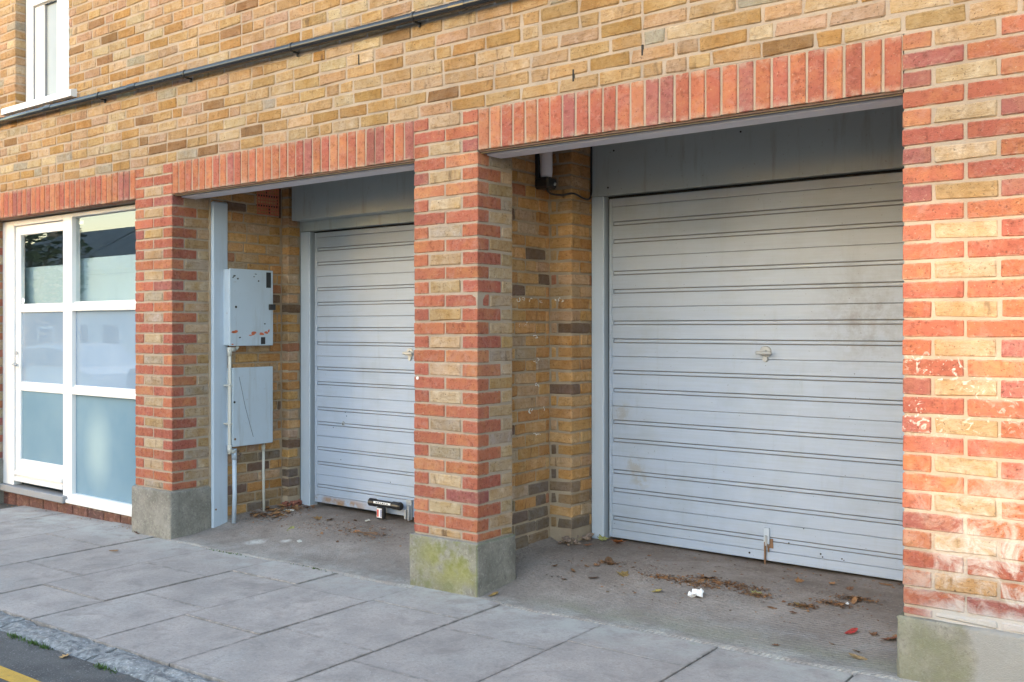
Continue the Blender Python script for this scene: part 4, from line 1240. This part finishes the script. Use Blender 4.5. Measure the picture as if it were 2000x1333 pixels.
# room behind the glass
rm = thing('shop_interior', 'dim grey room behind the white glazed door', 'room', (-3.75, 1.0, 0))
box('wall', -5.3, -2.46, 2.3, 2.35, -0.2, 2.75, M['room'], rm, 0.002)
box('wall', -2.50, -2.43, 0.45, 2.299, -0.2, 2.75, M['room'], rm, 0.002)
box('wall', -5.32, -5.28, 0.45, 2.299, -0.2, 2.75, M['room'], rm, 0.002)
box('floor', -5.27, -2.51, 0.25, 2.29, -0.15, -0.05, M['room'], rm, 0.002)
box('teal_panel', -3.95, -2.50, 0.26, 0.27, 1.2, 1.99, M['teal_panel'], rm, 0.002)  # teal panels added to paint the pale reflection low in the clear panes
box('teal_panel', -4.90, -3.96, 0.26, 0.27, 1.2, 1.95, M['teal_panel'], rm, 0.002)

# ------------------------------------------------------------------ chalk and paint marks on brick
def scribble(axis, c, w, h, n, r, m=None, closed=True):
    """a smeared hand mark lying on a wall face: a few rounded strokes and dabs"""
    g = Geo()
    for q in range(random.randrange(2, 4)):
        a0 = random.uniform(0, 6.3); sw = random.uniform(1.2, 3.6)
        ca, cb = c[0] + random.uniform(-0.3, 0.3) * w, c[1] + random.uniform(-0.25, 0.25) * h
        ra, rb_ = w * random.uniform(0.12, 0.38), h * random.uniform(0.15, 0.40)
        pts, rad_ = [], []
        for i in range(9):
            a = a0 + sw * i / 8
            pts.append((ca + ra * math.cos(a), cb + rb_ * math.sin(a)))
            rad_.append(r * random.uniform(0.35, 1.15) * (0.4 if i in (0, 8) else 1.0))
        P3 = [((p[0], -0.0010, p[1]) if axis == 'y' else (c[2], p[0], p[1])) for p in pts]
        g.tube(P3, rad_, 6)
    return g
for (y, z, w, h) in ((0.66, 1.593, 0.05, 0.035), (0.72, 1.593, 0.05, 0.035), (0.79, 1.59, 0.05, 0.030), (0.90, 1.585, 0.06, 0.02), (0.68, 1.435, 0.03, 0.03), (0.75, 1.44, 0.05, 0.03), (0.86, 1.362, 0.06, 0.03), (0.86, 1.22, 0.07, 0.03), (0.86, 1.07, 0.08, 0.03), (0.80, 0.92, 0.05, 0.035), (0.95, 0.92, 0.02, 0.04), (0.86, 0.77, 0.08, 0.03)):
    scribble('x', (y, z, 0.2505), w, h, 8, 0.0026).build('chalk_mark', M['chalk'], SW_R)
for (x, z) in ((0.285, 1.592), (0.31, 1.590), (0.335, 1.594)):
    g = scribble('y', (x, z), 0.02, 0.03, 5, 0.0018)
    g.v = [(p[0], p[1] + 1.0265, p[2]) for p in g.v]
    g.build('chalk_mark', M['chalk'], SW_R)
g = Geo(); g.tube([(0.027, 0.001, 1.142), (0.027, -0.003, 1.142)], 0.009, 8); g.build('paint_spot', M['chalk'], P_C)

# ------------------------------------------------------------------ leaves and litter
def leaf_mesh(kind, seed):
    r = random.Random(seed)
    if kind == 'lobed':
        out = []
        n = 14
        for i in range(n):
            a = 2 * math.pi * i / n
            rr = (1.0 if i % 2 else 0.55) * (1 - 0.25 * abs(math.sin(a / 2))) * r.uniform(0.8, 1.1)
            out.append((rr * math.cos(a), rr * math.sin(a)))
    else:
        out = []
        n = 12
        for i in range(n):
            a = 2 * math.pi * i / n
            out.append((math.cos(a) * r.uniform(0.92, 1.08), math.sin(a) * 0.45 * r.uniform(0.85, 1.15)))
    curl = r.uniform(0.25, 0.75)
    def zc(x, y): return curl * (0.55 * y * y + 0.28 * x * x) + r.uniform(-0.04, 0.04)
    vs = [(0, 0, 0)] + [(x * 0.55, y * 0.55, zc(x * 0.55, y * 0.55)) for x, y in out] + [(x, y, zc(x, y)) for x, y in out]
    fs = []
    n = len(out)
    for i in range(n):
        j = (i + 1) % n
        fs.append((0, 1 + i, 1 + j))
        fs.append((1 + i, 1 + n + i, 1 + n + j, 1 + j))
    return vs, fs
LM = [leaf_mesh('lobed', 1), leaf_mesh('lobed', 2), leaf_mesh('lobed', 3), leaf_mesh('oval', 4), leaf_mesh('oval', 5)]
LME = [mk('fallen_leaf', vs, fs, M['leaf']) for vs, fs in LM]
BROWN = [(0.20, 0.09, 0.035), (0.26, 0.13, 0.05), (0.15, 0.065, 0.03), (0.30, 0.15, 0.06), (0.23, 0.12, 0.06)]
def leaf(x, y, s, col, label, group, k=None, lift=0.0):
    o = place('fallen_leaf', LME[random.randrange(5) if k is None else k], (x, y, gz(x, y) + 0.005 + lift), None, col,
              (random.uniform(-0.35, 0.35), random.uniform(-0.35, 0.35), random.uniform(0, 6.3)))
    s *= 1.25
    o.scale = (s, s, s)
    return tag(o, label, 'leaf', group)
TONE = {BROWN[0]: 'dark brown', BROWN[1]: 'tan brown', BROWN[2]: 'very dark brown', BROWN[3]: 'light tan', BROWN[4]: 'dull brown', (0.36, 0.20, 0.08): 'ochre'}
def near(x, y, marks):
    return min(marks, key=lambda m: (m[0] - x) ** 2 + (m[1] - y) ** 2)[2]
MARKS_R = [(0.45, 0.45, 'near the middle pillar foot'), (0.50, 1.10, 'near the small brick pier'), (0.80, 0.77, 'beside the large curled dark leaf'), (0.97, 0.62, 'beside the round olive leaf'),
           (1.22, 0.48, 'beside the yellow leaf'), (1.435, 0.494, 'by the white paper scrap'), (1.37, 0.79, 'beside the big crumpled leaf'), (1.50, 1.20, 'below the bolt of the right garage door'),
           (1.67, 0.67, 'beside the greenish yellow leaf'), (1.91, 0.61, 'beside the yellow brown leaf'), (2.09, 0.86, 'beside the dark broken leaf clump'), (2.09, 0.74, 'beside the tiny white scrap'),
           (2.20, 0.40, 'beside the red leaf'), (2.36, 0.40, 'beside the russet leaf at the right pillar'), (2.31, 0.12, 'on the front edge of the right apron'), (2.3, 1.22, 'below the right end of the right garage door'), (1.0, 1.15, 'below the left half of the right garage door')]
MARKS_L = [(-1.17, 1.0, 'below the lock on the left door'), (-1.0, 0.70, 'beside the twigs on the left apron'), (-1.30, 0.36, 'beside the flat pale scrap on the left apron'), (-0.9, 0.85, 'near the middle pillar on the left apron'), (-1.35, 0.75, 'in the middle of the left apron')]
MARKS_D = [(-2.12, 0.49, 'at the foot of the thick conduit'), (-2.148, 0.797, 'at the foot of the thin conduit'), (-2.10, 1.03, 'at the foot of the pier by the left door'), (-1.985, 0.90, 'beside the pale scrap in the drift'), (-1.95, 0.66, 'on the drift edge below the meter boxes')]
USED = set()
def auto_leaf(x, y, s, col, group, marks, lift=0.0):
    for _ in range(40):
        k = random.randrange(5)
        key = (TONE[col], k, s < 0.020, s < 0.027, near(x, y, marks))
        if key not in USED: break
        col = random.choice(BROWN)
    USED.add(key)
    size = 'tiny' if s < 0.020 else 'small' if s < 0.027 else 'larger'
    return leaf(x, y, s, col, '%s %s %s leaf %s' % (size, TONE[col], ('lobed', 'ragged', 'broad', 'oval', 'narrow')[k], near(x, y, marks)), group, k, lift)
GR = 'brown leaves on the right apron'
for (x, y) in [(0.552, 0.587), (0.685, 0.56), (0.715, 0.654), (0.755, 0.692), (0.949, 0.755), (1.031, 0.825), (1.121, 0.911), (0.704, 0.436), (0.842, 0.514), (1.297, 0.678), (1.367, 0.698), (1.489, 0.749), (1.564, 0.765),
               (1.805, 0.524), (1.906, 0.512), (1.768, 1.006), (1.916, 1.064), (2.017, 1.019), (2.13, 0.874), (2.014, 0.722), (2.059, 0.715), (2.173, 0.227), (2.29, 0.425), (1.982, 0.087), (2.281, 0.195), (2.136, 1.21), (2.192, 1.257), (1.689, 0.634), (1.154, 0.674), (2.10, 0.80), (1.34, 0.80), (1.43, 0.66)]:
    auto_leaf(x, y, random.uniform(0.016, 0.030), random.choice(BROWN), GR, MARKS_R)
leaf(0.794, 0.773, 0.045, (0.14, 0.075, 0.035), 'large dark brown curled leaf nearest the side wall on the right apron', GR, 3)
leaf(0.966, 0.623, 0.042, (0.23, 0.155, 0.05), 'round olive brown leaf alone on the right apron', GR, 0)
leaf(1.219, 0.482, 0.036, (0.42, 0.34, 0.10), 'yellow leaf beside the white paper scrap', GR, 4)
leaf(1.373, 0.788, 0.046, (0.19, 0.09, 0.04), 'big crumpled brown leaf in the middle of the right apron', GR, 1)
leaf(1.671, 0.674, 0.036, (0.34, 0.33, 0.11), 'greenish yellow leaf on a brown one, middle of the right apron', GR, 2)
leaf(1.912, 0.614, 0.040, (0.36, 0.25, 0.08), 'yellow brown leaf near the right pillar', GR, 1)
leaf(2.086, 0.862, 0.042, (0.13, 0.07, 0.03), 'dark broken leaf clump near the right end of the garage door', GR, 2)
leaf(2.202, 0.403, 0.030, (0.40, 0.03, 0.03), 'red leaf lying on the concrete near the right pillar', GR, 3)
leaf(2.361, 0.404, 0.045, (0.22, 0.08, 0.035), 'large russet leaf against the right pillar foot', GR, 0)
leaf(2.308, 0.12, 0.030, (0.36, 0.24, 0.11), 'tan leaf on the front edge of the right apron', GR, 4)
leaf(0.617, 1.20, 0.048, (0.42, 0.14, 0.04), 'orange leaf under the left end of the right garage door', GR, 1, 0.01)
leaf(0.500, 1.22, 0.040, (0.30, 0.31, 0.10), 'green leaf at the foot of the right door frame', GR, 0, 0.01)
leaf(0.500, 1.05, 0.034, (0.33, 0.13, 0.05), 'small brown leaf at the foot of the small brick pier', GR, 2)
GL = 'leaves on the left apron'
leaf(-1.581, 0.831, 0.055, (0.30, 0.17, 0.06), 'large tan leaf in front of the left garage door', GL, 1)
leaf(-1.50, 0.85, 0.040, (0.24, 0.13, 0.05), 'brown leaf beside the large tan one by the left door', GL, 2)
leaf(-1.575, 0.538, 0.036, (0.26, 0.27, 0.10), 'green brown leaf in the middle of the left apron', GL, 3)
leaf(-1.108, 0.712, 0.030, (0.42, 0.17, 0.06), 'orange brown leaf near the lock on the left apron', GL, 0)
for (x, y) in [(-1.003, 0.696), (-1.217, 0.668), (-1.285, 0.553), (-1.054, 0.471), (-0.991, 0.865), (-1.18, 0.72), (-0.88, 0.74), (-1.34, 0.95)]:
    auto_leaf(x, y, random.uniform(0.016, 0.028), random.choice(BROWN), GL, MARKS_L)
for i in range(42):
    x = random.uniform(-2.17, -1.90); t_ = (x + 2.17) / 0.27
    y = random.uniform(0.55, 0.98) + 0.15 * t_
    auto_leaf(x, min(y, 1.09), random.uniform(0.016, 0.034), random.choice(BROWN + [(0.36, 0.20, 0.08)]), 'leaf drift below the meter boxes', MARKS_D, random.uniform(0, 0.02))
leaf(-2.569, -0.035, 0.040, (0.15, 0.06, 0.03), 'dark brown leaf against the foot of the left pillar', 'leaves on the pavement', 0)
leaf(-2.17, -0.495, 0.026, (0.30, 0.17, 0.08), 'small tan leaf on the paving slabs below the left pillar', 'leaves on the pavement', 3)
leaf(0.500, 0.06, 0.030, (0.34, 0.22, 0.07), 'yellow brown leaf at the corner of the mossy foot', 'leaves on the pavement', 3)
o = leaf(-0.442, -1.87, 0.032, (0.50, 0.30, 0.12), 'pale orange leaf lying in the gutter by the kerb', 'leaves on the pavement', 1)
o.location.z += RD
# crumbs too small to tell apart
g = Geo()
for i in range(3000):
    q = random.random()
    if q < 0.58:
            bx, by, bs = random.choice(((1.37, 0.76, 0.05), (1.30, 0.68, 0.06), (1.48, 0.74, 0.05), (1.60, 0.73, 0.06), (1.68, 0.66, 0.04), (1.92, 0.62, 0.04), (2.08, 0.84, 0.05), (2.03, 0.72, 0.05), (1.16, 0.68, 0.05), (0.80, 0.76, 0.03), (1.40, 0.66, 0.05)))
            x, y = random.gauss(bx, bs), random.gauss(by, bs * 0.45)
    elif q < 0.65: x, y = random.uniform(0.5, 2.45), random.uniform(0.35, 1.26)
    elif q < 0.86: x, y = random.gauss(-2.05, 0.12), random.gauss(0.82, 0.14)
    elif q < 0.95: x, y = random.gauss(-1.15, 0.25), random.gauss(0.72, 0.10)
    elif q < 0.97: x, y = random.uniform(0.55, 2.45), random.gauss(1.19, 0.03)
    else: x, y = (random.uniform(-4.8, -2.68), random.uniform(0.02, 0.14)) if random.random() < 0.6 else (random.uniform(-2.95, -2.67), random.uniform(0.0, 0.13))
    if -0.0 < x < 0.45 or x > 2.5 or x < -4.85: continue
    if -2.6 < x < -2.18: x = -2.17
    if y > 1.26 or y < 0.0: continue
    s = random.uniform(0.0025, 0.009)
    a = random.uniform(0, 6.3); tl = random.uniform(-0.4, 0.4)
    R = Matrix.Rotation(a, 3, 'Z') @ Matrix.Rotation(tl, 3, 'X')
    vs = [(-s, -s * 0.5, 0), (s, -s * 0.6, 0.001), (s * 1.2, s * 0.4, 0.002), (-s * 0.6, s * 0.7, 0.003)]
    zz = gz(x, y) if x > -2.6 else pave(x)
    g.add(vs, [(0, 1, 2, 3)], (x, y, zz + 0.0065), random.choice(BROWN + [(0.10, 0.06, 0.035), (0.13, 0.10, 0.07)]), R)
tag(g.build('leaf_litter', M['litter'], tint=True), 'fine brown leaf crumbs scattered over the aprons', 'leaf litter', None, 'stuff')
# paper and pale scraps
def crumple(name, x, y, s, label, cat, m, k):
    """creased flat scrap: a small folded sheet with thickness, edges torn"""
    r = random.Random(k)
    n = 6
    vs, fs = [], []
    for side in (0, 1):
        r2 = random.Random(k + 1)
        for j in range(n):
            for i in range(n):
                u, v = i / (n - 1) * 2 - 1, j / (n - 1) * 2 - 1
                e = 1.0 - 0.30 * r2.random() * (1 if abs(u) == 1 or abs(v) == 1 else 0) - 0.20 * abs(u * v)
                h = 0.5 + 0.5 * math.sin(u * 2.3 + r2.uniform(-0.5, 0.5)) * math.cos(v * 1.9) + r2.uniform(-0.28, 0.28)
                vs.append((u * s[0] * e, v * s[1] * e, s[2] * max(h, 0.0) - 0.0012 * side))
    def q(i, j, side): return side * n * n + j * n + i
    for j in range(n - 1):
        for i in range(n - 1):
            fs.append((q(i, j, 0), q(i + 1, j, 0), q(i + 1, j + 1, 0), q(i, j + 1, 0)))
            fs.append((q(i, j, 1), q(i, j + 1, 1), q(i + 1, j + 1, 1), q(i + 1, j, 1)))
    rim = [(i, 0) for i in range(n)] + [(n - 1, j) for j in range(1, n)] + [(i, n - 1) for i in range(n - 2, -1, -1)] + [(0, j) for j in range(n - 2, 0, -1)]
    for a in range(len(rim)):
        b_ = (a + 1) % len(rim)
        fs.append((q(*rim[a], 0), q(*rim[a], 1), q(*rim[b_], 1), q(*rim[b_], 0)))
    return tag(place(name, mk(name, vs, fs, m), (x, y, gz(x, y) + 0.007), None, None, (0, 0, r.uniform(0, 3))), label, cat)
crumple('paper_scrap', 1.435, 0.494, (0.046, 0.040, 0.040), 'crumpled white paper scrap on the right apron', 'paper', M['paper'], 3)
crumple('plastic_scrap', 2.086, 0.741, (0.012, 0.009, 0.006), 'tiny white scrap between leaves near the right pillar', 'litter', M['paper'], 5)
crumple('plastic_scrap', -1.30, 0.36, (0.040, 0.020, 0.004), 'flat pale scrap lying on the left apron', 'litter', M['pipe_white'], 6)
crumple('plastic_scrap', -1.985, 0.90, (0.055, 0.02, 0.012), 'pale curved scrap in the leaves below the meter boxes', 'litter', M['pipe_white'], 8)
crumple('stone', -1.25, 0.98, (0.024, 0.018, 0.012), 'small pale stone below the lock on the left apron', 'stone', M['pipe_white'], 9)
g = Geo()
for k in range(9):
    x0, y0 = -1.02 + random.uniform(-0.10, 0.10), 0.70 + random.uniform(-0.03, 0.03)
    a = random.uniform(-0.6, 0.6)
    l = random.uniform(0.03, 0.09)
    g.tube([(x0, y0, gz(x0, y0) + 0.008), (x0 + l * math.cos(a), y0 + l * math.sin(a), gz(x0, y0) + 0.010)], 0.0025, 5)
tag(g.build('twigs', M['rust']), 'thin brown twigs on the left apron', 'twigs', None, 'stuff')

# weeds along the kerb face
g = Geo()
for cx, n in ((-0.92, 70), (-0.74, 45), (-0.645, 70), (-0.19, 70), (-0.82, 20), (-0.10, 18)):
    for _ in range(n):
        x = random.gauss(cx, 0.022); y = KY1 - 0.012 + random.gauss(0, 0.010)
        a = random.uniform(0, 6.3); h = random.uniform(0.006, 0.020); w = random.uniform(0.002, 0.0045)
        z = pave(x) + RD
        dx, dy = math.cos(a), math.sin(a)
        g.add([(-dy * w, dx * w, 0), (dy * w, -dx * w, 0), (dx * h * 0.7, dy * h * 0.7, h)], [(0, 1, 2)], (x, y, z))
tag(g.build('weeds', M['grass']), 'small green weeds growing along the kerb face', 'weeds', None, 'stuff')
g = Geo()
for _ in range(140):
    x = random.uniform(-1.72, -0.5); y = -0.068 + 0.012 * math.sin(x * 5.1) + random.gauss(0, 0.006)
    if random.random() > 0.4 + 0.6 * math.sin(x * 7): continue
    a = random.uniform(0, 6.3); h = random.uniform(0.004, 0.012); w = random.uniform(0.003, 0.007)
    dx, dy = math.cos(a), math.sin(a)
    g.add([(-dy * w, dx * w, 0), (dy * w, -dx * w, 0), (dx * h, dy * h, h)], [(0, 1, 2)], (x, y, pave(x)))
if g.v: tag(g.build('moss', M['grass']), 'thin moss in the joint before the left apron', 'moss', None, 'stuff')

# ------------------------------------------------------------------ the other side of the street (seen mirrored in the panes, shades the front)
def hbox(t, nm, *a): return box(nm, *a[:6], a[6], t, 0.01)
def house(x0, x1, yf, yb, eave, ridge, wm, label, nwin):
    zb = pave((x0 + x1) / 2) - 1.0
    t = thing('terraced_house', label, 'house', ((x0 + x1) / 2, (yf + yb) / 2, zb), 'houses across the road')
    base = pave((x0 + x1) / 2)
    hbox(t, 'wall', x0, x1, yb, yf, zb, base + eave, wm)
    g = Geo()
    ym = (yf + yb) / 2
    pr = [(yf + 0.35, base + eave - 0.05), (ym, base + ridge), (yb - 0.35, base + eave - 0.05), (yb - 0.35, base + eave + 0.02 - 0.15), (yf + 0.35, base + eave - 0.2)]
    n = len(pr)
    vs = [(x0 - 0.1, p[0], p[1]) for p in pr] + [(x1 + 0.1, p[0], p[1]) for p in pr]
    fs = [tuple(range(n)), tuple(range(2 * n - 1, n - 1, -1))] + [(i, n + i, n + (i + 1) % n, (i + 1) % n) for i in range(n)]
    g.add(vs, fs); rf = g.build('roof', M['slate'], t)
    hbox(rf, 'chimney', x0 + 0.4, x0 + 1.2, ym - 0.3, ym + 0.3, base + ridge - 0.6, base + ridge + 1.0, M['farbrick'])
    for i in range(nwin):
        cx = x0 + (x1 - x0) * (i + 0.5) / nwin
        for zc in ([1.5, 4.0] if eave > 4.4 else [1.5]):
            w = hbox(t, 'window', cx - 0.6, cx + 0.6, yf - 0.05, yf + 0.06, base + zc - 0.75, base + zc + 0.75, M['white'])
            hbox(w, 'pane', cx - 0.5, cx + 0.5, yf + 0.062, yf + 0.075, base + zc - 0.65, base + zc + 0.65, M['farglass'])
    return t
house(-31, -25, -16.0, -23, 4.2, 6.2, M['farwall'], 'pale rendered house with slate roof opposite, mirrored in the side window', 3)
house(-38.5, -31.3, -16.0, -23, 4.3, 6.4, M['farbrick'], 'brown brick house with slate roof opposite, mirrored in the door glass', 3)
house(-47, -38.8, -16.3, -23, 4.2, 6.2, M['farwall'], 'far pale house at the end of the opposite row', 3)
house(3.4, 11, -18.0, -25, 3.0, 4.6, M['farwall'], 'low pale house across the road to the right', 3)
# added unseen block: shades the front, its slatted opening shapes the sun patch
ob = thing('sun_blocker', 'three storey brick block with a louvred stair landing across the road', 'light blocker', (-4, -19, 0))
bz = pave(-4) - 1
HB = 7.0
LV = 0.0318
OX0, OX1, OZ0, OZ1 = -0.98, 0.34, 2.80, 4.20
hbox(ob, 'wall', -10.6, -1.2, -20.4, -17.6, bz, HB, M['farwall'])
hbox(ob, 'wall', 0.7, 2.4, -20.4, -17.6, bz, HB, M['farwall'])
hbox(ob, 'blocker_wall', -1.19, 0.69, -18.25, -18.0, bz, OZ0, M['farwall'])
hbox(ob, 'blocker_wall', -1.19, 0.69, -18.25, -18.0, OZ1, HB, M['farwall'])
hbox(ob, 'blocker_wall', -1.19, OX0, -18.245, -18.005, OZ0 + 0.002, OZ1 - 0.002, M['farwall'])
hbox(ob, 'blocker_wall', OX1, 0.69, -18.245, -18.005, OZ0 + 0.002, OZ1 - 0.002, M['farwall'])
for k in range(14):
    z = OZ0 + 0.05 + 0.1 * k
    hbox(ob, 'blocker_slat', OX0 + 0.002, OX1 - 0.002, -18.16, -18.08, z - LV, z + LV, M['farwall'])
for cx in (-9.2, -7.2, -5.2, -3.2):
    for zc in (1.2, 3.4, 5.6):
        w = hbox(ob, 'window', cx - 0.6, cx + 0.6, -17.65, -17.54, zc - 0.75, zc + 0.75, M['white'])
        hbox(w, 'pane', cx - 0.5, cx + 0.5, -17.538, -17.525, zc - 0.65, zc + 0.65, M['farglass'])

# a tree and parked cars across the road
def tree(x, y, h, r, label, seed):
    rr = random.Random(seed)
    z0 = pave(x)
    t = thing('street_tree', label, 'tree', (x, y, z0))
    g = Geo()
    g.tube([(x, y, z0 - 0.2), (x + 0.05, y, z0 + h * 0.3), (x, y + 0.1, z0 + h * 0.75)], [0.2, 0.15, 0.05], 8)
    for k in range(6):
        a = k * 1.05
        g.tube([(x, y, z0 + h * 0.35), (x + r * 0.6 * math.cos(a), y + r * 0.6 * math.sin(a), z0 + h * 0.7)], [0.07, 0.02], 6)
    g.build('trunk', M['bark'], t)
    g = Geo()
    for _ in range(1500):
        while True:
            p = Vector((rr.uniform(-1, 1), rr.uniform(-1, 1), rr.uniform(-1, 1)))
            if p.length < 1: break
        p = Vector((p.x * r, p.y * r, p.z * h * 0.36))
        s = rr.uniform(0.10, 0.22)
        R = Matrix.Rotation(rr.uniform(0, 6.3), 3, 'Z') @ Matrix.Rotation(rr.uniform(-1.3, 1.3), 3, 'X')
        g.add([(-s, 0, 0), (0, -s * 0.5, 0), (s, 0, 0), (0, s * 0.5, 0)], [(0, 1, 2, 3)], Vector((x, y, z0 + h * 0.62)) + p, (1, 1, 1), R)
    g.build('crown', M['foliage'], t)
    return t
tree(-28.6, -13.2, 7.0, 2.0, 'leafy street tree opposite, mirrored in the door glass', 4)

def car(x, y, m, label):
    z = pave(x) + RD
    t = thing('parked_car', label, 'car', (x, y, z), 'cars parked across the road')
    prof = [(-2.1, 0.30), (-2.15, 0.62), (-2.02, 0.88), (-1.45, 0.95), (-0.85, 1.38), (-0.1, 1.46), (0.7, 1.42), (1.35, 0.98), (1.95, 0.84), (2.12, 0.60), (2.10, 0.30)]
    n = len(prof)
    vs, fs = [], []
    for yy, k in ((-0.84, 1.0), (-0.86, 1.0), (0.86, 1.0), (0.84, 1.0)):
        for p in prof:
            tp = 0.16 if p[1] > 1.2 else 0.0
            vs.append((x + p[0], y + yy - math.copysign(tp, yy), z + p[1]))
    for s in range(3):
        for i in range(n):
            j = (i + 1) % n
            fs.append((s * n + i, s * n + j, (s + 1) * n + j, (s + 1) * n + i))
    fs.append(tuple(range(n))[::-1]); fs.append(tuple(3 * n + i for i in range(n)))
    g = Geo(); g.add(vs, fs); body = g.build('body', m, t)
    for sgn in (-1, 1):
        g = Geo()
        yy = y + sgn * 0.80
        q = [(-1.25, 1.0), (-0.78, 1.32), (-0.1, 1.38), (0.62, 1.34), (1.1, 1.0)]
        vs = [(x + a, yy + sgn * (0.075 - 0.10 * (b_ - 1.0) / 0.4), z + b_) for a, b_ in q] + [(x + a, yy + sgn * (0.05 - 0.10 * (b_ - 1.0) / 0.4), z + b_) for a, b_ in q]
        k = len(q)
        fs = [tuple(range(k)), tuple(range(2 * k - 1, k - 1, -1))] + [(i, k + i, k + (i + 1) % k, (i + 1) % k) for i in range(k)]
        g.add(vs, fs); g.build('window', M['farglass'], t)
    for wx in (-1.3, 1.3):
        for sgn in (-1, 1):
            g = Geo(); g.tube([(x + wx, y + sgn * 0.88, z + 0.31), (x + wx, y + sgn * 0.68, z + 0.31)], 0.31, 20)
            w = g.build('wheel', M['tyre'], t)
            g = Geo(); g.tube([(x + wx, y + sgn * 0.892, z + 0.31), (x + wx, y + sgn * 0.87, z + 0.31)], 0.20, 16)
            g.build('rim', M['metal'], w)
    for sgn in (-1, 1):
        box('headlight', x + 2.02, x + 2.12, y + sgn * 0.62 - 0.16, y + sgn * 0.62 + 0.16, z + 0.62, z + 0.76, M['paper'], t, 0.02)
        box('tail_light', x - 2.14, x - 2.03, y + sgn * 0.68 - 0.10, y + sgn * 0.68 + 0.10, z + 0.66, z + 0.84, M['label_red'], t, 0.02)
    return t
car(-11.2, -7.6, M['carblue'], 'dark blue car parked opposite, mirrored in the frosted panes')
car(-16.6, -7.6, M['carsilver'], 'silver car parked opposite behind the dark blue one')
